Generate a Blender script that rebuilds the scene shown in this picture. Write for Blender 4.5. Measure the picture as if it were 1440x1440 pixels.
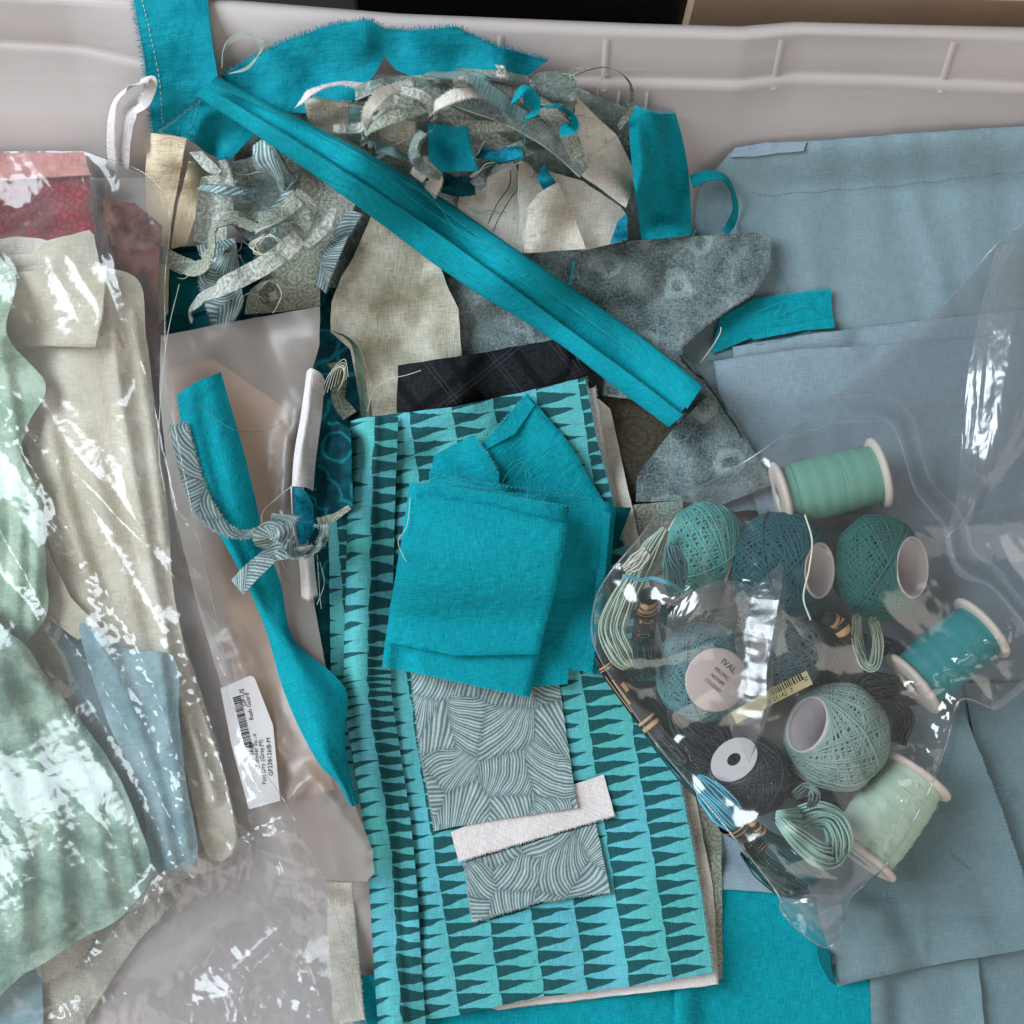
import bpy, math, random
import numpy as np
from mathutils import Vector, Matrix
from mathutils.geometry import delaunay_2d_cdt

# ------------------------------------------------------------------ scene, camera, light
for o in list(bpy.data.objects): bpy.data.objects.remove(o)
SC = bpy.context.scene
COL = SC.collection
CAM_D, CAM_W, CAM_T, CAM_Z = 0.62, 0.5, math.radians(10), 0.02   # distance, width seen, tilt, height of aim point
cam = bpy.data.cameras.new('camera'); camo = bpy.data.objects.new('camera', cam); COL.objects.link(camo)
cam.sensor_width = 36; cam.lens = 36*CAM_D/CAM_W; cam.clip_start = 0.01; cam.clip_end = 50
CAM_P = np.array([0, -CAM_D*math.sin(CAM_T), CAM_Z+CAM_D*math.cos(CAM_T)])
camo.location = CAM_P; camo.rotation_euler = (CAM_T, 0, 0)
SC.camera = camo
SC.render.engine = 'CYCLES'
SC.render.resolution_x = SC.render.resolution_y = 1024
SC.cycles.transparent_max_bounces = 24
SC.cycles.max_bounces = 5; SC.cycles.diffuse_bounces = 3; SC.cycles.glossy_bounces = 2; SC.cycles.transmission_bounces = 2
SC.cycles.use_adaptive_sampling = True; SC.cycles.adaptive_threshold = 0.03; SC.cycles.use_denoising = True
SC.view_settings.view_transform = 'Standard'; SC.view_settings.look = 'None'
SC.view_settings.exposure = 0.40; SC.view_settings.gamma = 1.0
w = bpy.data.worlds.new('World'); SC.world = w; w.use_nodes = True
w.node_tree.nodes['Background'].inputs[0].default_value = (1.0, 0.93, 0.88, 1)
w.node_tree.nodes['Background'].inputs[1].default_value = 0.13

def area(name, loc, aim, sx, sy, power, col):
    l = bpy.data.lights.new(name, 'AREA'); l.shape = 'RECTANGLE'; l.size = sx; l.size_y = sy
    l.energy = power; l.color = col
    o = bpy.data.objects.new(name, l); COL.objects.link(o); o.location = loc
    o.rotation_euler = (Vector(aim)-Vector(loc)).to_track_quat('-Z', 'Y').to_euler()
    return o
area('window_light', (-1.3, 0.3, 1.2), (0, 0, 0), 1.0, 1.25, 33, (0.82, 0.93, 1.0))
area('room_light', (0.5, -1.5, 1.6), (0, 0, 0), 1.8, 1.8, 12, (1.0, 0.93, 0.84))

# ------------------------------------------------------------------ pixel -> place, height map of the pile
MM = 0.001
PXM = CAM_W/1440                       # metres per photo pixel at the aim point
def P(px, py, z):
    """photo position (1440 grid) at height z (metres) -> world xyz arrays"""
    px = np.asarray(px, float); py = np.asarray(py, float); z = np.asarray(z, float)
    dx = (px-720)*PXM/CAM_D; dy = -(py-720)*PXM/CAM_D; dz = -np.ones_like(dx)
    c, s = math.cos(CAM_T), math.sin(CAM_T)
    wy = c*dy-s*dz; wz = s*dy+c*dz
    t = (z-CAM_P[2])/wz
    return np.stack([CAM_P[0]+t*dx, CAM_P[1]+t*wy, z+0*t], -1)

HN, HC = 560, 0.0015
HO = -HN*HC/2
HM = np.zeros((HN, HN))
def cells(xy):
    i = np.clip(((xy[..., 0]-HO)/HC).astype(int), 0, HN-1); j = np.clip(((xy[..., 1]-HO)/HC).astype(int), 0, HN-1)
    return i, j
def stamp(v):
    i, j = cells(v); np.maximum.at(HM, (i, j), v[..., 2])
def stamp_tris(v, tris):
    a, b, c = v[tris[:, 0]], v[tris[:, 1]], v[tris[:, 2]]
    for wa, wb in ((1/3, 1/3), (.6, .2), (.2, .6), (.2, .2), (.5, .5), (.5, 0), (0, .5)):
        stamp(a*wa+b*wb+c*(1-wa-wb))
    stamp(v)
def shiftmax(A, r):
    B = A.copy()
    for ax in (0, 1):
        C0 = B.copy()
        for k in range(1, r+1):
            B = np.maximum(B, np.roll(C0, k, ax)); B = np.maximum(B, np.roll(C0, -k, ax))
    return B
def blur(A, r):
    for _ in range(2):
        for ax in (0, 1):
            S = A.copy()
            for k in range(1, r+1): S = S+np.roll(A, k, ax)+np.roll(A, -k, ax)
            A = S/(2*r+1)
    return A
def bil(A, xy):
    fx = np.clip((xy[..., 0]-HO)/HC-.5, 0, HN-2.001); fy = np.clip((xy[..., 1]-HO)/HC-.5, 0, HN-2.001)
    i = fx.astype(int); j = fy.astype(int); a = fx-i; b = fy-j
    return A[i, j]*(1-a)*(1-b)+A[i+1, j]*a*(1-b)+A[i, j+1]*(1-a)*b+A[i+1, j+1]*a*b
def envelope(xy, R):
    """what lies below a sheet with this footprint, spanned tight over gaps of radius R cells"""
    i, j = cells(xy); M_ = R+8
    i0, i1, j0, j1 = max(0, i.min()-M_), min(HN, i.max()+M_+1), max(0, j.min()-M_), min(HN, j.max()+M_+1)
    m = np.zeros((i1-i0, j1-j0), bool); m[i-i0, j-j0] = True
    m = shiftmax(m.astype(float), 3) > .5
    H = HM[i0:i1, j0:j1]; lo = H[m].min()
    A = np.where(m, H, lo)
    A = shiftmax(A, R); A = blur(A, max(1, R//2))
    out = np.full((HN, HN), lo); out[i0:i1, j0:j1] = A
    return out
def settle(px, py, extra, R, it=7):
    z = np.full(px.shape, 0.02)
    for k in range(it):
        xy = P(px, py, z)
        if k in (0, 3): E = envelope(xy, R)
        z = .35*z+.65*(bil(E, xy)+extra)
    return P(px, py, z)

_rs = np.random.RandomState(7)
_perm = np.concatenate([_rs.permutation(256)]*3)
_gr = _rs.uniform(0, 2*np.pi, 256)
def perlin(x, y, seed=0):
    x = np.asarray(x)+seed*17.31; y = np.asarray(y)+seed*9.73
    xi = np.floor(x).astype(int); yi = np.floor(y).astype(int); xf = x-xi; yf = y-yi
    u = xf**3*(xf*(xf*6-15)+10); v = yf**3*(yf*(yf*6-15)+10)
    def g(a, b):
        h = _gr[_perm[_perm[(xi+a) & 255]+((yi+b) & 255)]]
        return np.cos(h)*(xf-a)+np.sin(h)*(yf-b)
    n0 = g(0, 0)*(1-u)+g(1, 0)*u; n1 = g(0, 1)*(1-u)+g(1, 1)*u
    return (n0*(1-v)+n1*v)*1.4
SEED = [1]
def rnd():
    SEED[0] += 1; return random.Random(SEED[0]*7919)

# ------------------------------------------------------------------ objects
def tag(o, label=None, cat=None, group=None, kind=None):
    if label: o['label'] = label
    if cat: o['category'] = cat
    if group: o['group'] = group
    if kind: o['kind'] = kind
    return o
def thing(name, label, cat, loc=(0, 0, 0), group=None):
    o = bpy.data.objects.new(name, None); COL.objects.link(o); o.location = loc; o.empty_display_size = .01
    return tag(o, label, cat, group)
def worldloc(o):
    v = Vector((0, 0, 0))
    while o: v += Vector(o.location); o = o.parent
    return v
def mk(name, v, f, mat, parent=None, uv=None, smooth=True, solid=0, offset=0):
    v = np.asarray(v, float).reshape(-1, 3)
    c = np.array([(v[:, 0].min()+v[:, 0].max())/2, (v[:, 1].min()+v[:, 1].max())/2, v[:, 2].min()])
    me = bpy.data.meshes.new(name); me.from_pydata((v-c).tolist(), [], [list(map(int, q)) for q in f])
    if smooth: me.polygons.foreach_set('use_smooth', [True]*len(me.polygons))
    if uv is not None:
        l = me.uv_layers.new(name='UVMap'); li = np.empty(len(me.loops), int); me.loops.foreach_get('vertex_index', li)
        l.data.foreach_set('uv', np.asarray(uv, float)[li].ravel())
    me.materials.append(mat); me.update()
    o = bpy.data.objects.new(name, me); COL.objects.link(o)
    if parent is not None:
        o.parent = parent; o.location = Vector(c)-worldloc(parent)
    else: o.location = c
    if solid:
        s = o.modifiers.new('thickness', 'SOLIDIFY'); s.thickness = solid; s.offset = offset; s.use_even_offset = False; s.use_rim = False
    return o

class Buf:
    def __init__(s): s.v = []; s.f = []; s.n = 0
    def add(s, v, f):
        v = np.asarray(v, float).reshape(-1, 3); s.v.append(v); s.f += [tuple(i+s.n for i in q) for q in f]; s.n += len(v)
    def verts(s): return np.concatenate(s.v)
    def tube(s, pts, r, k=4, taper=False, closed=False):
        pts = np.asarray(pts, float); n = len(pts)
        t = np.roll(pts, -1, 0)-np.roll(pts, 1, 0) if closed else np.gradient(pts, axis=0)
        t /= np.linalg.norm(t, axis=1)[:, None]+1e-12
        up = np.array([0.13, 0.21, 1.]); a = np.cross(t, up); a /= np.linalg.norm(a, axis=1)[:, None]+1e-9
        b = np.cross(t, a)
        rr = np.full(n, r) if np.isscalar(r) else np.asarray(r)
        if taper: rr = rr*np.linspace(1, .35, n)
        an = np.arange(k)*2*np.pi/k
        v = pts[:, None]+rr[:, None, None]*(np.cos(an)[None, :, None]*a[:, None]+np.sin(an)[None, :, None]*b[:, None])
        f = []
        for i in range(n if closed else n-1):
            i2 = (i+1) % n
            for j in range(k): f.append((i*k+j, i*k+(j+1) % k, i2*k+(j+1) % k, i2*k+j))
        s.add(v, f)
    def build(s, name, mat, parent=None, smooth=True, **kw): return mk(name, s.verts(), s.f, mat, parent, smooth=smooth, **kw)

def catmull(p, n, closed=False):
    p = np.asarray(p, float); m = len(p)
    if m == 2: return p[0]+(p[1]-p[0])*np.linspace(0, 1, n)[:, None]
    t = np.linspace(0, m if closed else m-1, n, endpoint=not closed)
    i = np.minimum(t.astype(int), m-1 if closed else m-2); u = (t-i)[:, None]
    if closed: g = lambda k: p[k % m]
    else:
        q = np.vstack([2*p[0]-p[1], p, 2*p[-1]-p[-2]]); g = lambda k: q[np.clip(k+1, 0, m+1)]
    a, b, c, d = g(i-1), g(i), g(i+1), g(i+2)
    return .5*(2*b+(c-a)*u+(2*a-5*b+4*c-d)*u**2+(3*b-a-3*c+d)*u**3)
def polyline(p, step):
    p = np.asarray(p, float); out = []
    for a, b in zip(p[:-1], p[1:]):
        k = max(1, int(round(np.linalg.norm((b-a)[:2])/step)))
        out += [a+(b-a)*i/k for i in range(k)]
    return np.array(out+[p[-1]])
def segdist(q, a, b):
    """distance of points q (n,2) to polyline segments a->b (m,2) : (n,)"""
    best = np.full(len(q), 1e9)
    for p0, p1 in zip(a, b):
        d = p1-p0; L = (d**2).sum()+1e-9
        t = np.clip(((q-p0)@d)/L, 0, 1); best = np.minimum(best, np.linalg.norm(q-p0-t[:, None]*d, axis=1))
    return best
def inside(q, poly):
    x, y = q[:, 0], q[:, 1]; c = np.zeros(len(q), bool); n = len(poly)
    for i in range(n):
        (x0, y0), (x1, y1) = poly[i], poly[(i+1) % n]
        if y0 == y1: continue
        k = ((y0 > y) != (y1 > y)) & (x < (x1-x0)*(y-y0)/(y1-y0)+x0); c ^= k
    return c
def wrinkle(x, y, wr):
    """x, y in mm; wr = list of (amp mm, scale mm, angle deg, stretch, ridged)"""
    z = np.zeros_like(x)
    for k, wv in enumerate(wr):
        amp, sc = wv[0], wv[1]; an = math.radians(wv[2] if len(wv) > 2 else 0); st = wv[3] if len(wv) > 3 else 1
        u = (x*math.cos(an)+y*math.sin(an))/sc; v = (-x*math.sin(an)+y*math.cos(an))/(sc*st)
        n = perlin(u, v, SEED[0]+k)
        if len(wv) > 4 and wv[4]: n = (1-np.abs(n)*2.0); n = np.clip(n, -1, 1)
        z += amp*(.5+.5*n)
    return z
LAST = {}
CRK = 1.0
FRAYMAT = {}
DEFWR = [(1.0, 32), (.35, 11)]

def threads(name, mat, parent, starts, dirs, L, wd=.16, seed=None):
    """frayed fibres: starts/dirs (n,3) world; L mm"""
    R = np.random.RandomState(SEED[0]); n = len(starts)
    if n == 0: return
    ln = L*MM*R.uniform(.35, 1.1, n)[:, None]; d = dirs+R.normal(0, .28, (n, 3)); d[:, 2] += R.uniform(-.1, .35, n)
    d /= np.linalg.norm(d, axis=1)[:, None]
    s = np.cross(d, [0, 0, 1]); s /= np.linalg.norm(s, axis=1)[:, None]+1e-9; s *= wd*MM
    bend = s*R.uniform(-3, 3, n)[:, None]
    p0 = starts-d*.6*MM; p1 = starts+d*ln*.55+bend*.5; p2 = starts+d*ln+bend*1.6
    p2[:, 2] -= .15*ln[:, 0]
    up = np.array([0, 0, wd*MM*.9])
    V = np.stack([p0-s, p0+s, p0+up, p1-s*.8, p1+s*.8, p1+up*.8, p2], 1).reshape(-1, 3)
    F = []
    for i in range(n):
        b = i*7
        F += [(b, b+3, b+5, b+2), (b+1, b+2, b+5, b+4), (b, b+1, b+4, b+3), (b+3, b+6, b+5), (b+4, b+5, b+6), (b+3, b+4, b+6)]
    o = mk(name, V, F, FRAYMAT.get(mat.name, mat), parent); o['kind'] = 'stuff'; return o

def flat(name, label, cat, mat, pts, lift=0., ctrl=(), wr=None, fold=(), r=1.6, fray=(), ang=0, R=4, res=6,
         parent=None, th=.4, smooth=False, group=None, film=False, ridges=(), jit=.5, gap=.35, seeded=None):
    """a piece of cloth or film with this outline, laid on whatever is already there"""
    SEED[0] += 1
    rg = np.random.RandomState(SEED[0])
    cps = [(p[0], p[1], p[2]) for p in pts if len(p) > 2]+list(ctrl)
    q = np.array([p[:2] for p in pts], float); n0 = len(q)
    if smooth:
        L = np.linalg.norm(q-np.roll(q, -1, 0), axis=1); seg = [max(2, int(round(l/res))) for l in L]
        t = np.concatenate([i+np.arange(s)/s for i, s in enumerate(seg)])
        full = catmull(q, n0*64, True); b = full[np.minimum((t*64).round().astype(int), n0*64-1)]
    else:
        seg = [max(1, int(round(np.linalg.norm(q[(i+1) % n0]-q[i])/res))) for i in range(n0)]
        b = np.concatenate([q[i]+(q[(i+1) % n0]-q[i])*(np.arange(s)/s)[:, None] for i, s in enumerate(seg)])
    start = np.concatenate([[0], np.cumsum(seg)])
    if jit: b = b+jit*np.stack([perlin(b[:, 0]/23, b[:, 1]/23, SEED[0]), perlin(b[:, 1]/23, b[:, 0]/23, SEED[0]+5)], 1)*1.6
    lo, hi = b.min(0), b.max(0)
    gx, gy = np.meshgrid(np.arange(lo[0], hi[0], res), np.arange(lo[1], hi[1], res))
    g = np.stack([gx.ravel(), gy.ravel()], 1); g[:, 0] += (np.round((g[:, 1]-lo[1])/res) % 2)*res*.5
    g += rg.uniform(-.12, .12, g.shape)*res
    g = g[inside(g, b)]
    bn = np.roll(b, -1, 0)
    if len(g): g = g[segdist(g, b, bn) > res*.55]
    allp = np.vstack([b, g]) if len(g) else b
    nb = len(b)
    V2, _, F, _, _, _ = delaunay_2d_cdt([Vector(p) for p in allp], [(i, (i+1) % nb) for i in range(nb)], [], 1, 1e-5)
    p = np.array([tuple(v) for v in V2]); F = [f for f in F]
    # keep only triangles inside the outline
    cen = np.array([p[list(f)].mean(0) for f in F]); keep = inside(cen, b); F = [f for f, k in zip(F, keep) if k]
    used = sorted({i for f in F for i in f}); mp = {o: k for k, o in enumerate(used)}
    p = p[used]; F = [tuple(mp[i] for i in f) for f in F]
    F = [f if (p[f[1]][0]-p[f[0]][0])*(p[f[2]][1]-p[f[0]][1])-(p[f[1]][1]-p[f[0]][1])*(p[f[2]][0]-p[f[0]][0]) < 0 else f[::-1] for f in F]
    mmx, mmy = p[:, 0]*PXM*1000, -p[:, 1]*PXM*1000
    ex = np.full(len(p), float(lift))
    if cps:
        c = np.array(cps, float); d2 = ((p[:, None]-c[None, :, :2])**2).sum(2)+60; ww = d2**-1.4
        ex += (ww*c[:, 2]).sum(1)/ww.sum(1)
    ex += wrinkle(mmx, mmy, DEFWR if wr is None else wr)
    for rid in ridges:
        line, amp, wid = rid[:3]; a = np.array(line, float)
        d = segdist(p, a[:-1], a[1:]); ex += amp*np.clip(1-d/wid, 0, 1)**(rid[3] if len(rid) > 3 else 1.3)
        if film:                                     # fine crushed facets along the crease
            k_ = rid[4] if len(rid) > 4 else CRK; ca, sa = math.cos(.57), math.sin(.57); ru, rv = mmx*ca+mmy*sa, -mmx*sa+mmy*ca
            msk = np.clip(1.35-d/wid, 0, 1)
            ex += k_*msk*((1-np.abs(perlin(ru/5.0, rv/10, SEED[0]+3))*2)+.9*(1-np.abs(perlin((ru+rv)/9, (rv-ru)/14, SEED[0]+4))*2)+.55*(1-np.abs(perlin((ru-rv)/3.2, (rv+ru)/5.5, SEED[0]+6))*2))
    for (i, j) in fold:
        k0, k1 = start[i], start[j] if j > i else start[j]+nb
        idx = np.arange(k0, k1+1) % nb; e = b[idx]
        d = segdist(p, e[:-1], e[1:])*PXM*1000
        u = np.clip(1-d/(r*1.3), 0, 1); ex += r*np.sqrt(np.clip(1-u**2, 0, 1))-r*.2
    v = settle(p[:, 0], p[:, 1], (ex+gap+th*.5)*MM, R)
    a = math.radians(ang)
    uv = np.stack([mmx*math.cos(a)+mmy*math.sin(a), -mmx*math.sin(a)+mmy*math.cos(a)], 1)+rg.uniform(0, 200, 2)
    o = mk(name, v, F, mat, parent, uv, solid=0 if film else th*MM)
    if label: tag(o, label, cat, group)
    stamp_tris(v+np.array([0, 0, th*.5*MM]), np.array(F))
    LAST['p'] = p; LAST['v'] = v; LAST['o'] = o
    # frayed edges
    st, dr, fl = [], [], 2.5
    for fr in fray:
        i, j = fr[0], fr[1]; fl = fr[2] if len(fr) > 2 else 2.5
        k0, k1 = start[i], start[j] if j > i else start[j]+nb
        e = polyline(b[np.arange(k0, k1+1) % nb], 1.1)
        tv = np.gradient(e, axis=0); tv /= np.linalg.norm(tv, axis=1)[:, None]+1e-9
        nr = np.stack([tv[:, 1], -tv[:, 0]], 1)
        m = e+nr*3; sgn = -1 if inside(m[len(m)//2:len(m)//2+1], b)[0] else 1
        nr *= sgn
        ii = ((e[:, None]-p[None])**2).sum(2).argmin(1); z = v[ii, 2]
        s3 = P(e[:, 0], e[:, 1], z); t3 = P(e[:, 0]+nr[:, 0], e[:, 1]+nr[:, 1], z)-s3
        st.append(s3); dr.append(t3/(np.linalg.norm(t3, axis=1)[:, None]+1e-9))
    if st: threads('frayed_edge', mat, o, np.concatenate(st), np.concatenate(dr), fl)
    return o

def surf(grid, nu, nv, lin_u=False, lin_v=False):
    g = np.asarray(grid, float)                      # rows x cols x 3
    f = lambda a, n, lin: (np.stack([np.interp(np.linspace(0, len(a)-1, n), np.arange(len(a)), a[:, k]) for k in range(3)], 1) if lin else catmull(a, n))
    a = np.stack([f(row, nu, lin_u) for row in g]); return np.stack([f(a[:, j], nv, lin_v) for j in range(nu)], 1)
def net(name, label, cat, mat, rows, wr=None, R=4, th=.4, parent=None, step=5, group=None, lin_u=False, lin_v=False,
        fray=(), frayl=2.5, film=False, gap=.35, uvrot=False, base=None):
    """cloth as a control net of (x, y, lift); rows may fold over themselves"""
    SEED[0] += 1
    g = np.array(rows, float); rg = np.random.RandomState(SEED[0])
    lu = np.linalg.norm(np.diff(g[:, :, :2], axis=1), axis=2).sum(1).max(); lv = np.linalg.norm(np.diff(g[:, :, :2], axis=0), axis=2).sum(0).max()
    nu = max(6, int(lu/step)+2, 5*g.shape[1]); nv = max(6, int(lv/step)+2, 5*g.shape[0])
    s = surf(g, nu, nv, lin_u, lin_v); px, py, ex = s[..., 0].ravel(), s[..., 1].ravel(), s[..., 2].ravel()
    U, V = np.meshgrid(np.linspace(0, lu*PXM*1000, nu), np.linspace(0, lv*PXM*1000, nv))
    ex = ex+wrinkle(U.ravel(), V.ravel(), [(.6, 22)] if wr is None else wr)
    if base is None: v = settle(px, py, (ex+gap+th*.5)*MM, R)
    else: v = P(px, py, (ex+np.repeat(np.interp(np.linspace(0, 1, nv), np.linspace(0, 1, len(base)), base), nu))*MM)
    F = [(i*nu+j, i*nu+j+1, (i+1)*nu+j+1, (i+1)*nu+j) for i in range(nv-1) for j in range(nu-1)]
    uv = np.stack([U.ravel(), -V.ravel()], 1)
    if uvrot: uv = uv[:, ::-1].copy()
    uv = uv+rg.uniform(0, 200, 2)
    o = mk(name, v, F, mat, parent, uv, solid=0 if film else th*MM)
    if label: tag(o, label, cat, group)
    Fa = np.array(F); T = np.vstack([Fa[:, [0, 1, 2]], Fa[:, [0, 2, 3]]]); stamp_tris(v+np.array([0, 0, th*.5*MM]), T)
    LAST['p'] = np.stack([px, py], 1); LAST['v'] = v; LAST['o'] = o
    vv = v.reshape(nv, nu, 3); fray_edges(o, mat, vv, fray, frayl)
    return o
def fray_edges(o, mat, vv, fray, L):
    st, dr = [], []
    for side in fray:
        e, inn = {'T': (vv[0], vv[1]), 'B': (vv[-1], vv[-2]), 'L': (vv[:, 0], vv[:, 1]), 'R': (vv[:, -1], vv[:, -2])}[side]
        n = max(2, int(np.linalg.norm(np.diff(e, axis=0), axis=1).sum()/(.40*MM)))
        t = np.linspace(0, len(e)-1, n); f = lambda a: np.stack([np.interp(t, np.arange(len(a)), a[:, k]) for k in range(3)], 1)
        a, b = f(e), f(inn); d = a-b; d /= np.linalg.norm(d, axis=1)[:, None]+1e-9; st.append(a); dr.append(d)
    if st: threads('frayed_edge', mat, o, np.concatenate(st), np.concatenate(dr), L)

def ribbon(name, label, cat, mat, path, width, roll=0, R=3, th=.4, parent=None, fray=(), frayl=1.6, group=None, gap=.4, wr=.3, cup=0, step=4):
    """strip of cloth along path (x, y, lift); width px (number or list), roll degrees about the path"""
    SEED[0] += 1; rg = np.random.RandomState(SEED[0])
    p = np.array([(a[0], a[1], a[2] if len(a) > 2 else 0) for a in path], float)
    L = np.linalg.norm(np.diff(p[:, :2], axis=0), axis=1).sum(); n = max(8, int(L/step), 8*len(p))
    s = catmull(p, n); tt = np.linspace(0, 1, n)
    vl = lambda a: np.full(n, float(a)) if np.isscalar(a) else np.interp(tt, np.linspace(0, 1, len(a)), a)
    wd = vl(width)*PXM; ro = np.radians(vl(roll))
    c = settle(s[:, 0], s[:, 1], (s[:, 2]+gap+th*.5)*MM, R)
    t = np.gradient(c, axis=0); t /= np.linalg.norm(t, axis=1)[:, None]+1e-12
    h = np.cross(t, [0, 0, 1.]); h /= np.linalg.norm(h, axis=1)[:, None]+1e-9
    u = np.cross(h, t); k = 7; a = np.linspace(-.5, .5, k)
    sd = np.cos(ro)[:, None]*h+np.sin(ro)[:, None]*u; nn = np.cross(sd, t)
    v = c[:, None]+a[None, :, None]*(wd[:, None]*sd)[:, None]+((cup*(4*a**2))[None, :, None]*MM)*-nn[:, None]
    arc = np.concatenate([[0], np.cumsum(np.linalg.norm(np.diff(c, axis=0), axis=1))])*1000
    U, V = np.meshgrid(a*wd.mean()*1000, arc)
    v = v+(wr*MM*perlin(U/7, V/9, SEED[0]))[..., None]*nn[:, None]*np.sign(nn[:, None, 2:3]+1e-6)
    F = [(i*k+j, i*k+j+1, (i+1)*k+j+1, (i+1)*k+j) for i in range(n-1) for j in range(k-1)]
    o = mk(name, v, F, mat, parent, np.stack([U.ravel(), V.ravel()], 1)+rg.uniform(0, 200, 2), solid=th*MM)
    if label: tag(o, label, cat, group)
    Fa = np.array(F); T = np.vstack([Fa[:, [0, 1, 2]], Fa[:, [0, 2, 3]]]); stamp_tris(v.reshape(-1, 3)+np.array([0, 0, th*.5*MM]), T)
    LAST['v'] = v.reshape(-1, 3); LAST['o'] = o
    fray_edges(o, mat, v, fray, frayl)
    return o
def thread(mat, path, r=.22, parent=None, name='loose_thread', label=None, cat=None, R=2, lift=.5):
    p = np.array([(a[0], a[1], a[2] if len(a) > 2 else 0) for a in path], float)
    L = np.linalg.norm(np.diff(p[:, :2], axis=0), axis=1).sum(); s = catmull(p, max(8, int(L/4)))
    c = settle(s[:, 0], s[:, 1], (s[:, 2]+lift)*MM, R); B = Buf(); B.tube(c, r*MM, 5)
    o = B.build(name, mat, parent)
    if label: tag(o, label, cat)
    return o
def onlast(px, py, up=.25):
    """world points on the piece built last"""
    px = np.asarray(px, float); py = np.asarray(py, float)
    d = (px[:, None]-LAST['p'][None, :, 0])**2+(py[:, None]-LAST['p'][None, :, 1])**2
    k = np.argsort(d, 1)[:, :4]; w_ = 1/(np.take_along_axis(d, k, 1)+.5)
    z = (w_*LAST['v'][k, 2]).sum(1)/w_.sum(1)
    return P(px, py, z+up*MM)
def print_quads(name, mat, parent, quads, up=.32):
    """flat printed marks on the piece built last: list of 4 photo points each"""
    q = np.array(quads, float).reshape(-1, 2); v = onlast(q[:, 0], q[:, 1], up)
    return mk(name, v, [(4*i, 4*i+1, 4*i+2, 4*i+3) for i in range(len(quads))], mat, parent, smooth=False)
def text(s, mat, parent, x, y, size, ang, up=.32, name='lettering', zfix=None, sx=1.0):
    """lettering along direction ang (degrees, clockwise in the photo) starting at photo point"""
    cu = bpy.data.curves.new('t', 'FONT'); cu.body = s; cu.size = 1; cu.resolution_u = 2
    to = bpy.data.objects.new('t', cu); COL.objects.link(to); bpy.context.view_layer.update()
    me = to.to_mesh(); v = np.array([tuple(a.co) for a in me.vertices]); F = [tuple(q.vertices) for q in me.polygons]
    to.to_mesh_clear(); bpy.data.objects.remove(to); bpy.data.curves.remove(cu)
    a = math.radians(ang); X = v[:, 0]*size*sx; Y = -v[:, 1]*size
    px = x+X*math.cos(a)-Y*math.sin(a); py = y+X*math.sin(a)+Y*math.cos(a)
    w3 = onlast(px, py, up) if zfix is None else P(px, py, zfix)
    return mk(name, w3, F, mat, parent, smooth=False)
# ------------------------------------------------------------------ materials (all procedural)
class G:
    def __init__(s, name):
        s.m = bpy.data.materials.new(name); s.m.use_nodes = True; s.t = s.m.node_tree; s.t.nodes.clear()
        s.out = s.t.nodes.new('ShaderNodeOutputMaterial')
    def n(s, ty, **kw):
        nd = s.t.nodes.new('ShaderNode'+ty)
        for k, v in kw.items(): setattr(nd, k, v)
        return nd
    def put(s, sock, v):
        if isinstance(v, bpy.types.NodeSocket): s.t.links.new(v, sock)
        elif v is not None:
            if hasattr(sock.default_value, '__len__') and not isinstance(v, (int, float)):
                v = tuple(v); v = v+(1,) if len(sock.default_value) == 4 and len(v) == 3 else v
            sock.default_value = v
    def f(s, op, a, b=None, c=None, clamp=False):
        nd = s.n('Math', operation=op, use_clamp=clamp); s.put(nd.inputs[0], a)
        if b is not None: s.put(nd.inputs[1], b)
        if c is not None: s.put(nd.inputs[2], c)
        return nd.outputs[0]
    def vec(s, op, a, b=None, scale=None):
        nd = s.n('VectorMath', operation=op); s.put(nd.inputs[0], a)
        if b is not None: s.put(nd.inputs[1], b)
        if scale is not None: s.put(nd.inputs['Scale'], scale)
        return nd.outputs['Value'] if op in ('LENGTH', 'DOT_PRODUCT', 'DISTANCE') else nd.outputs[0]
    def xyz(s, v): nd = s.n('SeparateXYZ'); s.put(nd.inputs[0], v); return nd.outputs
    def comb(s, x, y, z=0.): 
        nd = s.n('CombineXYZ')
        for k, q in zip(nd.inputs, (x, y, z)): s.put(k, q)
        return nd.outputs[0]
    def uv(s): return s.n('UVMap').outputs[0]
    def noise(s, v, scale=1., detail=2., rough=.5, dist=0.):
        nd = s.n('TexNoise', noise_dimensions='2D'); s.put(nd.inputs['Vector'], v); nd.inputs['Scale'].default_value = scale
        nd.inputs['Detail'].default_value = detail; nd.inputs['Roughness'].default_value = rough; nd.inputs['Distortion'].default_value = dist
        return nd.outputs[0]
    def noisec(s, v, scale=1.):
        nd = s.n('TexNoise', noise_dimensions='2D'); s.put(nd.inputs['Vector'], v); nd.inputs['Scale'].default_value = scale; return nd.outputs[1]
    def vor(s, v, scale=1., feature='F1', rand=1.):
        nd = s.n('TexVoronoi', voronoi_dimensions='2D', feature=feature); s.put(nd.inputs['Vector'], v)
        nd.inputs['Scale'].default_value = scale; nd.inputs['Randomness'].default_value = rand; return nd.outputs
    def mix(s, fac, a, b, ty='MIX'):
        nd = s.n('Mix', data_type='RGBA', blend_type=ty); s.put(nd.inputs[0], fac); s.put(nd.inputs[6], a); s.put(nd.inputs[7], b); return nd.outputs[2]
    def ramp(s, v, lo, hi): 
        nd = s.n('MapRange'); s.put(nd.inputs[0], v); nd.inputs[1].default_value = lo; nd.inputs[2].default_value = hi; return nd.outputs[0]
    def scale(s, v, x, y): return s.vec('MULTIPLY', v, (x, y, 1.))
    def warp(s, v, amp, sc):
        c = s.vec('SUBTRACT', s.noisec(v, sc), (.5, .5, .5)); return s.vec('ADD', v, s.vec('SCALE', c, scale=amp))

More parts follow.
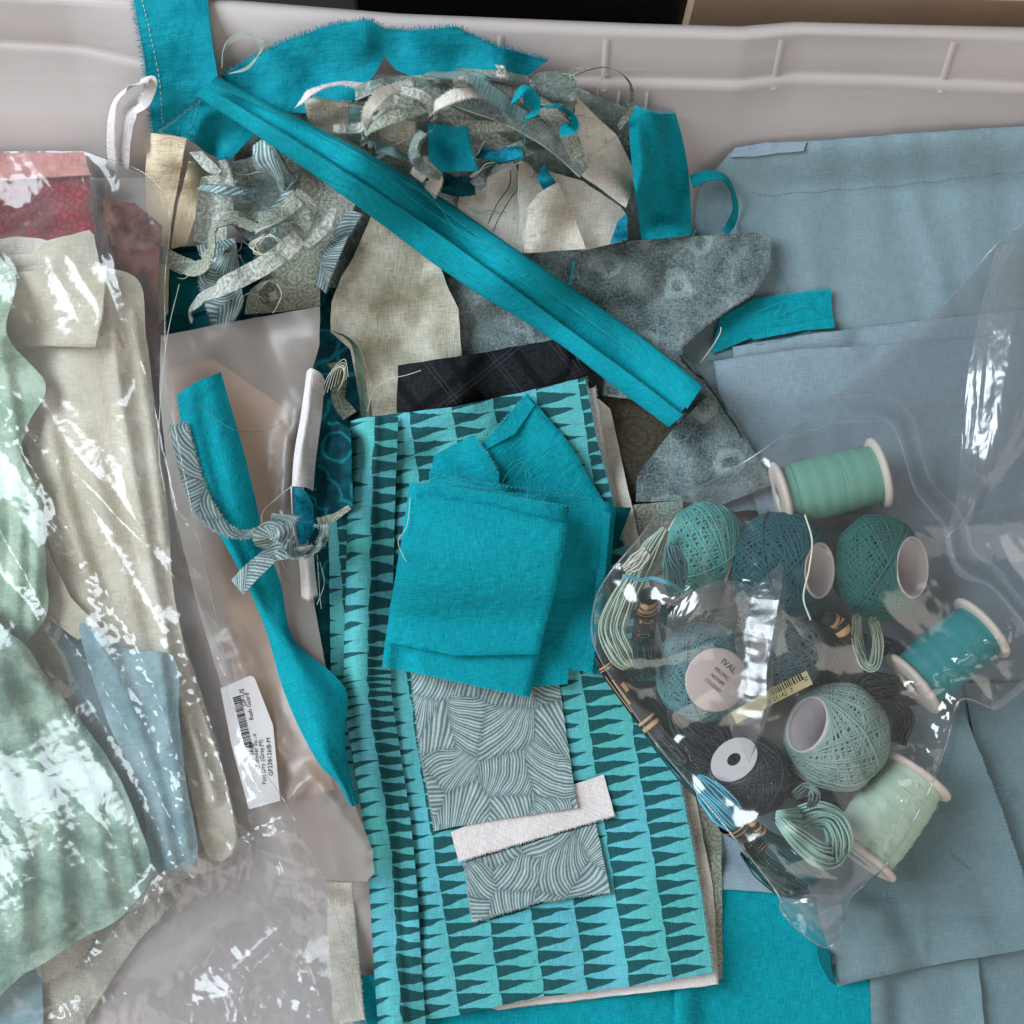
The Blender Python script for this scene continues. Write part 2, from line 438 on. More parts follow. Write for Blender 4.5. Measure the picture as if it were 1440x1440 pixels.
def lin(r, g, b):
    f = lambda c: (c/255/12.92) if c <= 10 else ((c/255+.055)/1.055)**2.4
    return (f(r), f(g), f(b))

def fabric(name, pat, rough=.92, weave=1., slub=.20, mott=.10, sheen=.0, bump=.5, ts=1.3):
    g = G(name); uv = g.uv(); col = pat(g, uv) if callable(pat) else pat
    na = g.noise(g.scale(uv, .12*ts, 1.6*ts), 1., 1.); nb = g.noise(g.scale(uv, 1.6*ts, .12*ts), 1., 1.)
    th = g.f('ADD', na, nb)                                     # warp and weft threads
    fac = g.f('MULTIPLY_ADD', g.f('SUBTRACT', th, 1.), slub*2.6, 1.)
    big = g.noise(uv, .045, 3., .6); fac = g.f('MULTIPLY', fac, g.f('MULTIPLY_ADD', g.f('SUBTRACT', big, .5), mott*2.5, 1.))
    c = g.vec('SCALE', col if isinstance(col, bpy.types.NodeSocket) else col[:3], scale=fac)
    b = g.n('BsdfPrincipled'); g.put(b.inputs['Base Color'], c); b.inputs['Roughness'].default_value = rough
    b.inputs['Specular IOR Level'].default_value = .18; b.inputs['Sheen Weight'].default_value = sheen
    cr = g.f('ADD', g.noise(uv, .16, 4., .62), g.f('MULTIPLY', g.noise(g.scale(g.warp(uv, 6., .06), .05, .5), 1., 2.), .55))
    bp = g.n('Bump'); bp.inputs['Strength'].default_value = bump; bp.inputs['Distance'].default_value = .0010
    g.put(bp.inputs['Height'], g.f('ADD', g.f('MULTIPLY', th, .45*weave), g.f('MULTIPLY', cr, 1.6)))
    g.t.links.new(bp.outputs[0], b.inputs['Normal']); g.t.links.new(b.outputs[0], g.out.inputs[0]); return g.m

def p_mottle(c1, c2, sc=.05, lo=.38, hi=.62, det=5.):
    return lambda g, uv: g.mix(g.ramp(g.noise(uv, sc, det, .62), lo, hi), c1, c2)
def p_zig(cd, cl, cw=21., rh=7.0):
    def f(g, uv):
        uvw = g.warp(uv, 2.4, .10)
        x, y, _ = g.xyz(uvw); u = g.f('DIVIDE', x, cw); ci = g.f('FLOOR', u); fu = g.f('FRACT', u)
        wn = g.n('TexWhiteNoise', noise_dimensions='1D'); g.put(wn.inputs['W'], ci)
        v = g.f('ADD', g.f('DIVIDE', y, rh), wn.outputs[0]); vi = g.f('FLOOR', v); fv = g.f('FRACT', v)
        w2 = g.n('TexWhiteNoise', noise_dimensions='2D'); g.put(w2.inputs[0], g.comb(ci, vi))
        L = g.f('MULTIPLY_ADD', w2.outputs[0], .30, .74)
        wd = g.f('POWER', g.f('MAXIMUM', g.f('SUBTRACT', 1., g.f('DIVIDE', fu, L)), 0.), g.f('MULTIPLY_ADD', g.xyz(w2.outputs[1])[1], .5, .72))
        d = g.f('MULTIPLY', g.f('ABSOLUTE', g.f('SUBTRACT', fv, .5)), 2.)
        k = g.ramp(g.f('SUBTRACT', g.f('MULTIPLY', wd, .92), d), -.04, .05)
        lt = g.mix(g.ramp(g.noise(uv, .02, 1.), .35, .65), cl, tuple(a*b for a, b in zip(cl, (.86, 1.02, .86))))
        return g.mix(k, lt, cd)
    return f
def p_flow(cd, cm, cl, sc=1/21, per=1.75):
    """overlapping fans of fine curved lines"""
    def f(g, uv):
        p = g.scale(g.warp(uv, 4., .03), sc, sc); vo = g.vor(p)
        col = g.xyz(vo['Color']); a = g.f('MULTIPLY', col[0], 6.283)
        q = g.vec('SUBTRACT', p, vo['Position']); dirv = g.comb(g.f('COSINE', a), g.f('SINE', a))
        rel = g.vec('SUBTRACT', q, g.vec('SCALE', dirv, scale=g.f('MULTIPLY_ADD', col[1], .9, 1.2)))
        rr = g.vec('LENGTH', rel); ro = g.n('VectorRotate', rotation_type='Z_AXIS'); g.put(ro.inputs['Vector'], rel); g.put(ro.inputs['Angle'], g.f('MULTIPLY', a, -1.)); rx = g.xyz(ro.outputs[0])
        an = g.f('ARCTAN2', rx[1], g.f('MULTIPLY', rx[0], -1.))
        ph = g.f('ADD', g.f('MULTIPLY', an, 6.283*1.55/(sc*per)), g.f('MULTIPLY', g.f('MULTIPLY', rr, rr), g.f('MULTIPLY_ADD', col[2], 36., -18.)))
        k = g.ramp(g.f('SINE', ph), -.35, .75); s2 = g.ramp(g.f('SINE', g.f('MULTIPLY', ph, .31)), -1., 1.)
        ed = g.ramp(g.vor(p, 1., 'DISTANCE_TO_EDGE')['Distance'], .0, .12)
        base = g.mix(ed, cd, g.mix(s2, cd, cm))
        return g.mix(g.f('MULTIPLY', k, g.f('MULTIPLY_ADD', ed, .4, .6)), base, g.mix(s2, tuple((x+y)/2 for x, y in zip(cm, cl)), cl))
    return f
def p_lace(c1, c2, sc=1/11, fine=.5):
    def f(g, uv):
        w_ = g.warp(uv, 2.4, .25); vo = g.vor(w_, sc); d = vo['Distance']
        rings = g.ramp(g.f('SINE', g.f('MULTIPLY', d, 26.)), -.1, .7)
        e = g.vor(w_, sc*3.6, 'DISTANCE_TO_EDGE')['Distance']; ed = g.ramp(e, .03, .12)
        sp = g.ramp(g.noise(uv, .9, 3., .6), .42, .6)
        k = g.f('ADD', g.f('MULTIPLY', rings, .4), g.f('ADD', g.f('MULTIPLY', ed, .28), g.f('MULTIPLY', sp, .42)), clamp=True)
        return g.mix(k, c1, c2)
    return f
def p_floral(cd, cl, sc=1/28):
    def f(g, uv):
        w_ = g.warp(uv, 9., .09); d = g.vor(w_, sc)['Distance']
        ring = g.f('MULTIPLY', g.ramp(d, .10, .13), g.f('SUBTRACT', 1., g.ramp(d, .24, .28)))
        vein = g.f('SUBTRACT', 1., g.ramp(g.vor(g.warp(uv, 6., .2), 1/13, 'DISTANCE_TO_EDGE')['Distance'], .0, .07))
        vein = g.f('MULTIPLY', vein, g.ramp(g.noise(uv, .06, 2.), .45, .62))
        big = g.ramp(g.noise(uv, .05, 5., .7), .35, .68); sp = g.ramp(g.noise(uv, .8, 3., .7), .35, .7)
        k = g.f('ADD', g.f('MULTIPLY', big, .42), g.f('MULTIPLY', sp, .30)); k = g.f('ADD', k, g.f('ADD', g.f('MULTIPLY', ring, .30), g.f('MULTIPLY', vein, .25)), clamp=True)
        return g.mix(k, cd, cl)
    return f
def p_plaid(c, cl, ck):
    def f(g, uv):
        x, y, _ = g.xyz(g.warp(uv, 1., .1)); out = g.mix(g.ramp(g.noise(uv, .6, 4., .7), .4, .7), c, tuple(a*2.2 for a in c))
        def line(a, b, per, off, w_, cc, cur):
            t = g.f('FRACT', g.f('DIVIDE', g.f('ADD', g.f('ADD', g.f('MULTIPLY', x, a), g.f('MULTIPLY', y, b)), off), per))
            k = g.f('SUBTRACT', 1., g.ramp(g.f('ABSOLUTE', g.f('SUBTRACT', t, .5)), w_/per*.6, w_/per))
            return g.mix(g.f('MULTIPLY', k, .75), cur, cc)
        out = line(.86, .5, 27., 0., 2.6, ck, out); out = line(-.5, .86, 31., 4., 2.6, ck, out)
        for off in (9., 11.): out = line(.86, .5, 27., off, .42, cl, out); out = line(-.5, .86, 31., off, .42, cl, out)
        return out
    return f
def p_pebble(cd, cl):
    def f(g, uv):
        e = g.vor(g.warp(uv, 1.5, .3), 1/3.5, 'DISTANCE_TO_EDGE')['Distance']; d = g.ramp(e, .02, .22)
        return g.mix(d, cd, g.mix(g.ramp(g.noise(uv, .08, 3.), .4, .6), cl, tuple(a*.6 for a in cl)))
    return f
def p_swirl(cd, cl):
    def f(g, uv):
        d = g.vor(g.warp(uv, 3., .1), 1/17)['Distance']; r_ = g.f('SUBTRACT', 1., g.ramp(g.f('ABSOLUTE', g.f('SUBTRACT', d, .42)), .01, .07))
        k = g.f('ADD', g.f('MULTIPLY', r_, .8), g.f('MULTIPLY', g.ramp(g.noise(uv, .15, 4.), .45, .7), .3), clamp=True)
        return g.mix(k, cd, cl)
    return f

TQ = lin(6, 150, 166); BG = lin(130, 153, 162)
m = {}
m['turq'] = fabric('turquoise_cotton', TQ, slub=.24, mott=.10, ts=1.5, bump=.55)
m['turq_b'] = fabric('turquoise_frayed_cotton', p_mottle(lin(0, 128, 146), lin(18, 150, 168), .05), slub=.14, ts=1.4)
m['teal_dk'] = fabric('dark_teal_cotton', lin(3, 92, 100))
m['bluegrey'] = fabric('blue_grey_cotton', BG, slub=.10, mott=.05, bump=.22)
m['bluegrey2'] = fabric('slate_blue_cotton', lin(140, 160, 174), slub=.13, mott=.04, bump=.2)
m['bluegrey3'] = fabric('soft_blue_grey_flannel', lin(118, 142, 150), slub=.12, mott=.06, bump=.3)
m['cream'] = fabric('cream_muslin', p_mottle(lin(218, 211, 194), lin(202, 194, 174), .03), slub=.12)
m['cream_w'] = fabric('warm_cream_cotton', lin(230, 213, 184), slub=.08)
m['muslin'] = fabric('marbled_cream_cotton', p_mottle(lin(222, 217, 208), lin(188, 182, 166), .045, .4, .66, 6.), slub=.16)
m['tanmarble'] = fabric('tan_marbled_cotton', p_mottle(lin(194, 190, 176), lin(146, 142, 122), .04, .38, .66, 6.), slub=.22)
m['white'] = fabric('off_white_cotton', lin(224, 216, 216), slub=.10)
m['peach'] = fabric('peach_tan_cotton', lin(200, 168, 142), slub=.08)
m['sage'] = fabric('sage_batik', p_mottle(lin(146, 176, 154), lin(186, 206, 188), .07), slub=.12)
m['sage_dk'] = fabric('deep_sage_batik', p_mottle(lin(112, 142, 130), lin(164, 188, 172), .06), slub=.12)
m['steel'] = fabric('steel_blue_marbled_cotton', p_mottle(lin(122, 154, 164), lin(150, 178, 184), .05), slub=.1)
m['zig'] = fabric('zigzag_print_cotton', p_zig(lin(34, 86, 90), lin(96, 180, 194)), slub=.16, mott=.06)
m['flow'] = fabric('flowing_line_print_cotton', p_flow(lin(92, 112, 116), lin(124, 146, 148), lin(188, 204, 202)), slub=.12)
m['leafy'] = fabric('leaf_line_print_cotton', p_flow(lin(92, 116, 120), lin(120, 144, 146), lin(198, 212, 212), 1/19, 2.1), slub=.12)
m['lace'] = fabric('grey_lace_print_cotton', p_lace(lin(128, 134, 126), lin(200, 202, 194)), slub=.14)
m['lace_dk'] = fabric('olive_lace_print_cotton', p_lace(lin(106, 112, 98), lin(168, 172, 158), 1/9), slub=.14)
m['taupe'] = fabric('dark_taupe_paisley_cotton', p_lace(lin(92, 86, 74), lin(66, 62, 54), 1/15), slub=.14)
m['floral'] = fabric('grey_floral_print_cotton', p_floral(lin(58, 74, 78), lin(160, 176, 176)), slub=.2)
m['floral_dk'] = fabric('grey_green_print_cotton', p_floral(lin(92, 108, 106), lin(176, 186, 180), 1/12), slub=.2)
m['plaid'] = fabric('charcoal_plaid_cotton', p_plaid(lin(25, 27, 31), lin(54, 58, 63), lin(10, 11, 13)), slub=.3)
m['pebble'] = fabric('red_pebble_batik', p_pebble(lin(96, 22, 34), lin(160, 44, 54)), slub=.1)
m['pinkback'] = fabric('faded_rose_cloth_back', p_mottle(lin(186, 122, 120), lin(206, 150, 142), .1), slub=.16)
m['brown'] = fabric('red_brown_batik', p_mottle(lin(74, 34, 32), lin(122, 78, 70), .09), slub=.16)
m['swirl'] = fabric('deep_teal_swirl_batik', p_swirl(lin(0, 54, 64), lin(20, 112, 122)), slub=.14)
m['tealbatik'] = fabric('bright_teal_batik', p_mottle(lin(0, 96, 120), lin(30, 150, 176), .15), slub=.12)
m['patch_a'] = fabric('patch_grey_green', p_lace(lin(116, 124, 112), lin(172, 176, 164), 1/6), slub=.3)
m['patch_b'] = fabric('patch_beige_linen', lin(196, 190, 172), slub=.4, ts=1.6)
m['patch_c'] = fabric('patch_dusty_teal', lin(116, 146, 146), slub=.2)

def simple(name, col, rough=.5, spec=.4, bump=0, sc=60., var=.0, trans=0):
    g = G(name); b = g.n('BsdfPrincipled'); b.inputs['Roughness'].default_value = rough; b.inputs['Specular IOR Level'].default_value = spec
    tc = g.n('TexCoord').outputs['Object']
    nd = g.n('TexNoise'); g.put(nd.inputs['Vector'], tc); nd.inputs['Scale'].default_value = sc; nd.inputs['Detail'].default_value = 4
    g.put(b.inputs['Base Color'], g.mix(nd.outputs[0], tuple(c*(1-var) for c in col), tuple(min(1, c*(1+var)) for c in col)))
    if bump:
        bp = g.n('Bump'); bp.inputs['Strength'].default_value = bump; bp.inputs['Distance'].default_value = .0005
        g.put(bp.inputs['Height'], nd.outputs[0]); g.t.links.new(bp.outputs[0], b.inputs['Normal'])
    g.t.links.new(b.outputs[0], g.out.inputs[0]); return g.m
def yarn(name, c, var=.18, rough=.55): return simple(name, c, rough, .35, 0, 260., var)
Y = {'lteal': yarn('light_teal_thread', lin(92, 166, 160)), 'dteal': yarn('deep_teal_thread', lin(18, 96, 106)), 'blue': yarn('sky_blue_thread', lin(96, 186, 208)),
     'green': yarn('sea_green_thread', lin(36, 110, 104)), 'sage': yarn('sage_thread', lin(176, 192, 174)), 'mint': yarn('pale_mint_thread', lin(172, 210, 198)),
     'char': yarn('charcoal_thread', lin(62, 68, 72)), 'slate': yarn('slate_thread', lin(86, 108, 114)), 'greyg': yarn('grey_green_thread', lin(146, 172, 166)),
     'dgreen': yarn('dark_green_thread', lin(34, 76, 76)), 'cream': yarn('cream_thread', lin(206, 206, 190)), 'turq': yarn('turquoise_thread', lin(40, 160, 172)),
     'white': yarn('white_thread', lin(226, 222, 214)), 'mix': yarn('blue_green_thread', lin(92, 140, 146))}
SP = {'mint': yarn('mint_spool_thread', lin(118, 174, 158), .06, .42), 'turq': yarn('turquoise_spool_thread', lin(44, 146, 150), .06, .42), 'pale': yarn('pale_mint_spool_thread', lin(190, 214, 194), .05, .45)}
m['flange'] = simple('cream_spool_plastic', lin(222, 208, 198), .45, .4, .05, 120., .04)
m['card'] = simple('white_card_tube', lin(214, 206, 208), .8, .2, .1, 160., .05)
m['paper'] = simple('white_label_paper', lin(226, 222, 222), .6, .3, .0, 80., .02)
m['sticker'] = simple('dull_white_sticker', lin(208, 203, 204), .6, .3, .0, 80., .02)
m['rlabel'] = simple('pinkish_label_paper', lin(206, 192, 188), .6, .3, .0, 80., .03)
m['ylabel'] = simple('pale_yellow_label', lin(220, 208, 158), .6, .3, .0, 80., .04)
m['ink'] = simple('black_ink', (.012, .012, .014), .6, .2)
m['inkgrey'] = simple('grey_ink', (.10, .10, .11), .6, .2)
m['blackband'] = simple('black_glossy_band', (.014, .012, .012), .35, .5)
m['gold'] = simple('gold_print', lin(206, 158, 108), .35, .6, .0, 80., .15)
m['cardboard'] = simple('brown_cardboard', lin(196, 166, 140), .85, .15, .12, 40., .12)
m['dark'] = simple('dark_floor_wood', lin(34, 28, 24), .6, .3, .1, 14., .35)
m['darkobj'] = simple('black_cover', lin(26, 24, 24), .5, .4, .1, 30., .3)
m['brownobj'] = simple('olive_cover', lin(70, 62, 44), .6, .3, .1, 30., .3)
m['tape'] = simple('pale_tape', lin(176, 156, 136), .4, .5, .05, 60., .1)

def tub_mat():
    g = G('translucent_tub_plastic'); tc = g.n('TexCoord').outputs['Object']
    nd = g.n('TexNoise'); g.put(nd.inputs['Vector'], tc); nd.inputs['Scale'].default_value = 9.; nd.inputs['Detail'].default_value = 3
    fine = g.n('TexNoise'); g.put(fine.inputs['Vector'], tc); fine.inputs['Scale'].default_value = 900.
    col = g.mix(nd.outputs[0], lin(228, 217, 215), lin(236, 228, 227))
    b = g.n('BsdfPrincipled'); g.put(b.inputs['Base Color'], col); b.inputs['Roughness'].default_value = .42; b.inputs['Specular IOR Level'].default_value = .45
    sc_ = g.n('TexNoise'); g.put(sc_.inputs['Vector'], g.vec('MULTIPLY', tc, (14., 160., 160.))); sc_.inputs['Scale'].default_value = 1.; sc_.inputs['Detail'].default_value = 5
    scr = g.ramp(sc_.outputs[0], .60, .72); g.put(b.inputs['Roughness'], g.f('MULTIPLY_ADD', scr, .3, .36)); g.put(b.inputs['Base Color'], g.mix(g.f('MULTIPLY', scr, .5), col, lin(236, 228, 226)))
    bp = g.n('Bump'); bp.inputs['Strength'].default_value = .2; bp.inputs['Distance'].default_value = .0004; g.put(bp.inputs['Height'], g.f('ADD', fine.outputs[0], scr))
    g.t.links.new(bp.outputs[0], b.inputs['Normal'])
    tl = g.n('BsdfTranslucent'); g.put(tl.inputs[0], col)
    tr = g.n('BsdfTransparent')
    m1 = g.n('MixShader'); m1.inputs[0].default_value = .30; g.t.links.new(b.outputs[0], m1.inputs[1]); g.t.links.new(tl.outputs[0], m1.inputs[2])
    m2 = g.n('MixShader'); m2.inputs[0].default_value = .14; g.t.links.new(m1.outputs[0], m2.inputs[1]); g.t.links.new(tr.outputs[0], m2.inputs[2])
    g.t.links.new(m2.outputs[0], g.out.inputs[0]); return g.m
m['tub'] = tub_mat()

def film(name, haze=.05, rough=.10, refl=1.0, crinkle=.6, csc=.10, tint=(.97, .97, .97), hcol=(.8, .8, .82)):
    """clear polythene: mostly see-through, mirror-like at its creases, slightly milky"""
    g = G(name); uv = g.uv()
    h = g.noise(uv, csc, 2., .5, .3)
    bp = g.n('Bump'); bp.inputs['Strength'].default_value = crinkle; bp.inputs['Distance'].default_value = .003; g.put(bp.inputs['Height'], h)
    ge = g.n('NewGeometry'); dt = g.f('ABSOLUTE', g.vec('DOT_PRODUCT', ge.outputs['Incoming'], ge.outputs['Normal']))
    fac = g.f('MULTIPLY', g.f('MULTIPLY_ADD', g.f('POWER', g.f('SUBTRACT', 1., dt), 4.), .75, .085), refl, clamp=True)
    gl = g.n('BsdfGlossy'); gl.inputs['Roughness'].default_value = rough; g.t.links.new(bp.outputs[0], gl.inputs['Normal'])
    tr = g.n('BsdfTransparent'); g.put(tr.inputs[0], tint)
    df = g.n('BsdfDiffuse'); g.put(df.inputs[0], hcol); tl = g.n('BsdfTranslucent'); g.put(tl.inputs[0], hcol)
    a = g.n('MixShader'); a.inputs[0].default_value = .5; g.t.links.new(df.outputs[0], a.inputs[1]); g.t.links.new(tl.outputs[0], a.inputs[2])
    b = g.n('MixShader'); b.inputs[0].default_value = haze; g.t.links.new(tr.outputs[0], b.inputs[1]); g.t.links.new(a.outputs[0], b.inputs[2])
    c = g.n('MixShader'); g.put(c.inputs[0], fac); g.t.links.new(b.outputs[0], c.inputs[1]); g.t.links.new(gl.outputs[0], c.inputs[2])
    g.t.links.new(c.outputs[0], g.out.inputs[0]); return g.m
m['film'] = film('clear_crinkled_polythene', haze=.11, crinkle=.32, csc=.075, rough=.19, refl=1.5)
m['film_l'] = film('clear_soft_polythene', haze=.13, crinkle=.2, csc=.09, rough=.17, refl=.8)
m['film_s'] = film('clear_smooth_polythene', haze=.045, crinkle=.22, csc=.05, rough=.14, refl=1.4)
m['film_back'] = film('clear_back_polythene', haze=.05, crinkle=.3, csc=.06)
m['frost'] = film('frosted_pouch_film', haze=.56, crinkle=.12, csc=.03, rough=.36, refl=.6, hcol=(.72, .62, .58))
m['seam'] = film('film_seam', haze=.2, crinkle=.2, rough=.12, refl=1.3)

for k_, c_ in (('turq', lin(60, 178, 192)), ('turq_b', lin(20, 140, 160)), ('zig', lin(130, 170, 166)), ('floral', lin(168, 176, 172)), ('white', lin(232, 226, 222)), ('flow', lin(170, 190, 188)), ('bluegrey3', lin(160, 188, 206))):
    FRAYMAT[m[k_].name] = yarn('frayed_'+k_, c_, .12, .8)
# ------------------------------------------------------------------ setting: floor, storage tub, things behind it
fl = mk('floor', [(-3, -3, -.012), (3, -3, -.012), (3, 3, -.012), (-3, 3, -.012)], [(0, 1, 2, 3)], m['dark'], smooth=False); fl['kind'] = 'structure'
tub = thing('storage_tub', 'large translucent plastic storage tub holding all the fabric and thread', 'storage tub', (0, 0, -.008))
YB = P(720, 250, 0)[1]; XL = P(-150, 720, 0)[0]; XR = P(1590, 720, 0)[0]; YF = P(720, 1640, 0)[1]
prof = []
for py, z in ((250, 0), (205, 17), (160, 33), (122, 46), (117, 48.5), (110, 49.5), (104, 50.5), (100, 52.5), (75, 61), (50, 69.5), (46, 71), (41, 71.5), (36, 70.5), (34, 66), (33, 58)):
    prof.append((P(720, py, z*MM)[1]-YB, z*MM))
wx = [-300, 0, 100, 200, 320, 560, 900, 1040, 1120, 1250, 1440, 1700]
wy = [-60, -57, -50, -24, -8, -2, 4, 8, -4, 0, 12, 16]      # ledge line
wr_ = [-62, -58, -52, -46, -38, -14, 3, 8, 0, 4, 9, 12]     # rim line
def wave(x, k):
    q = x/PXM+720; u = min(1, max(0, (k-7)/3)); return -(np.interp(q, wx, wy)*(1-u)+np.interp(q, wx, wr_)*u)*PXM*.9
per = []
cr = .045
def arc(cx, cy, a0, a1): return [(cx+cr*math.cos(math.radians(a)), cy+cr*math.sin(math.radians(a)), math.cos(math.radians(a)), math.sin(math.radians(a))) for a in np.linspace(a0, a1, 9)]
per += arc(XR-cr, YB-cr, 0, 90)
per += [(x, YB, 0, 1) for x in np.linspace(XR-cr, XL+cr, 190)[1:-1]]
per += arc(XL+cr, YB-cr, 90, 180)+[(XL, y, -1, 0) for y in np.linspace(YB-cr, YF+cr, 30)[1:-1]]
per += arc(XL+cr, YF+cr, 180, 270)+[(x, YF, 0, -1) for x in np.linspace(XL+cr, XR-cr, 30)[1:-1]]
per += arc(XR-cr, YF+cr, 270, 360)+[(XR, y, 1, 0) for y in np.linspace(YF+cr, YB-cr, 30)[1:-1]]
V = []; NP_, NK = len(per), len(prof)
for (x, y, nx, ny) in per:
    for k, (o_, z) in enumerate(prof):
        wv = wave(x, k) if ny > .99 else wave(x, k)*max(0, ny)
        wgt = min(1, max(0, (z-.03)/.016)) if k < 12 else 1
        V.append((x+nx*(o_+wv*wgt), y+ny*(o_+wv*wgt), z))
V = np.array(V)
F = [(i*NK+k, ((i+1) % NP_)*NK+k, ((i+1) % NP_)*NK+k+1, i*NK+k+1) for i in range(NP_) for k in range(NK-1)]
mk('wall', V, F, m['tub'], tub, solid=.0016)
Fa = np.array(F); stamp_tris(V, np.vstack([Fa[:, [0, 1, 2]], Fa[:, [0, 2, 3]]]))
for i_ in range(HN):
    x_ = HO+(i_+.5)*HC; yr = YB+prof[11][0]+wave(x_, 11); j_ = max(0, min(HN-1, int((yr-HO)/HC))); HM[i_, j_:] = prof[11][1]
bot = [(x, y, 0) for x, y, _, _ in per]
mk('bottom', bot+[(0, 0, 0)], [(i, (i+1) % NP_, NP_) for i in range(NP_)], m['tub'], tub, smooth=False, solid=.0016)
def wallpt(px, k, inn=0.):
    x = float(P(px, 100, .05)[0]); wv = wave(x, k)
    o_, z = prof[k]; wgt = min(1, max(0, (z-.03)/.016)); return (x, YB+o_+wv*wgt-inn, z)
for px in (705, 850, 1090, 1325):
    B = Buf(); rows = [(3, 0), (6, 0), (7, .0), (8, .0), (9, 0)]
    vv = []
    for k, _ in rows:
        for dx, inn in ((-7, 0.0001), (-3.2, .0016), (3.2, .0016), (7, 0.0001)):
            vv.append(wallpt(px+dx, k, inn))
    B.add(vv, [(i*4+j, i*4+j+1, i*4+j+5, i*4+j+4) for i in range(4) for j in range(3)])
    B.build('rib', m['tub'], tub)
B = Buf(); B.tube([wallpt(x, 2, .001) for x in np.linspace(836, 950, 14)], .0012, 6)
for xx in (872, 912): B.tube([wallpt(xx, 2, .001), wallpt(xx, 3, .001)], .001, 6)
B.build('moulded_ridge', m['tub'], tub)

def boxmesh(name, mat, c, s, rz=0, parent=None, bev=.002):
    B = Buf(); x, y, z = s[0]/2, s[1]/2, s[2]/2; b = bev; vv = []
    for zz, q in ((-z, b), (-z+b, 0), (z-b, 0), (z, b)):
        for (ax, ay) in ((-x+b+q, -y+q), (x-b-q, -y+q), (x-q, -y+b+q), (x-q, y-b-q), (x-b-q, y-q), (-x+b+q, y-q), (-x+q, y-b-q), (-x+q, -y+b+q)): vv.append((ax, ay, zz))
    f = [tuple(range(7, -1, -1)), tuple(range(24, 32))]+[(r*8+j, r*8+(j+1) % 8, (r+1)*8+(j+1) % 8, (r+1)*8+j) for r in range(3) for j in range(8)]
    a = np.array(vv); ca, sa = math.cos(rz), math.sin(rz); a = np.stack([a[:, 0]*ca-a[:, 1]*sa+c[0], a[:, 0]*sa+a[:, 1]*ca+c[1], a[:, 2]+c[2]], 1)
    return mk(name, a, f, mat, parent, smooth=False)
cb = P(1280, -70, .03)
box = thing('cardboard_box', 'brown cardboard box with pale tape behind the tub', 'box', (cb[0], cb[1], -.01))
bx = boxmesh('carton', m['cardboard'], (cb[0]+.02, YB+.155, .022), (.27, .17, .066), -.03, box)
for k, (dx, wd) in enumerate(((.075, .006), (.092, .004))):
    boxmesh('tape_strip', m['tape'], (cb[0]+dx, YB+.155, .0556), (wd, .168, .001), -.45, box, .0002)
dk = P(800, -60, .03)
bk = thing('dark_case', 'black flat case lying behind the tub', 'case', (dk[0], dk[1], -.01))
boxmesh('lid', m['darkobj'], (dk[0]+.005, YB+.17, .035), (.235, .18, .05), .02, bk)
boxmesh('base', m['darkobj'], (dk[0]+.005, YB+.17, .0), (.24, .184, .02), .02, bk)
tag(boxmesh('notebook', m['brownobj'], (dk[0]-.03, YB+.165, .0665), (.12, .17, .012), .06), 'olive brown notebook on the black case behind the tub', 'notebook')

# ------------------------------------------------------------------ lowest layers
flat('fabric_piece', 'deep teal swirl batik under the pile, seen between scraps at centre left', 'fabric', m['swirl'], [(215, 350), (500, 330), (640, 560), (560, 760), (510, 1080), (430, 1000), (230, 640)], wr=[(3, 40), (1, 14)])
flat('fabric_piece', 'dark taupe paisley fabric showing beside the striped fabric stack', 'fabric', m['taupe'], [(610, 480), (900, 470), (1090, 560), (1080, 760), (900, 800), (640, 760)], wr=[(1.5, 40)])
flat('fabric_piece', 'bright turquoise cotton peeping out along the bottom edge', 'fabric', m['turq'], [(500, 1372), (760, 1366), (955, 1362), (960, 1520), (490, 1520)], wr=[(2.5, 22, 20, 2), (.6, 8)], lift=4)
flat('fabric_piece', 'turquoise cotton rectangle at the bottom, right of the striped fabric', 'fabric', m['turq'], [(950, 1230), (1100, 1245), (1232, 1300), (1230, 1520), (948, 1520)], wr=[(2., 30, 70, 2), (.4, 8)], ang=4, lift=3, fold=[(4, 0)])
# heap that carries the scraps against the back wall
flat('fabric_piece', 'grey green print fabric crumpled underneath the scrap pile', 'fabric', m['floral_dk'], [(330, 190), (460, 130), (620, 112), (800, 118), (900, 160), (930, 330), (900, 400), (640, 420), (420, 400), (330, 320)],
     ctrl=[(600, 140, 6), (800, 140, 6), (600, 260, 16), (760, 260, 16), (450, 250, 12), (600, 400, 2), (340, 300, 3), (900, 330, 5)], wr=[(5, 28), (2, 11)], R=6)

# ------------------------------------------------------------------ blue grey cottons, right
flat('folded_fabric', 'large blue grey cotton with a stitched hem against the back wall', 'fabric', m['bluegrey'],
     [(985, 262), (1028, 214), (1090, 203), (1250, 190), (1520, 172), (1540, 700), (1000, 720), (940, 560), (960, 380)], ctrl=[(1030, 214, 3), (1250, 195, 4), (1250, 270, 2), (1250, 400, 1), (1440, 190, 4), (1000, 500, 0), (1300, 600, 0)],
     wr=[(4.5, 19, 4, 5), (3.5, 50), (.4, 9)], fold=[(1, 4)], r=2, R=6, ang=3, ridges=[([(1066, 278), (1250, 264), (1440, 242), (1520, 236)], .7, 7), ([(1120, 290), (1150, 420), (1160, 480)], .9, 30), ([(1290, 280), (1330, 420)], 1.2, 34), ([(1010, 330), (1120, 380), (1300, 400), (1440, 380)], .8, 14)])
hem = LAST['o']
B = Buf(); xs = np.arange(1066, 1440, 7.0); ys = np.interp(xs, [1060, 1250, 1440], [276, 262, 240])+1.2*np.sin(xs/9)
a_ = onlast(xs, ys, .45); b_ = onlast(xs+4.6, ys-.6, .45)
for p0, p1 in zip(a_, b_): B.tube(np.array([p0, (p0+p1)/2+np.array([0, 0, .0001]), p1]), .00022, 4)
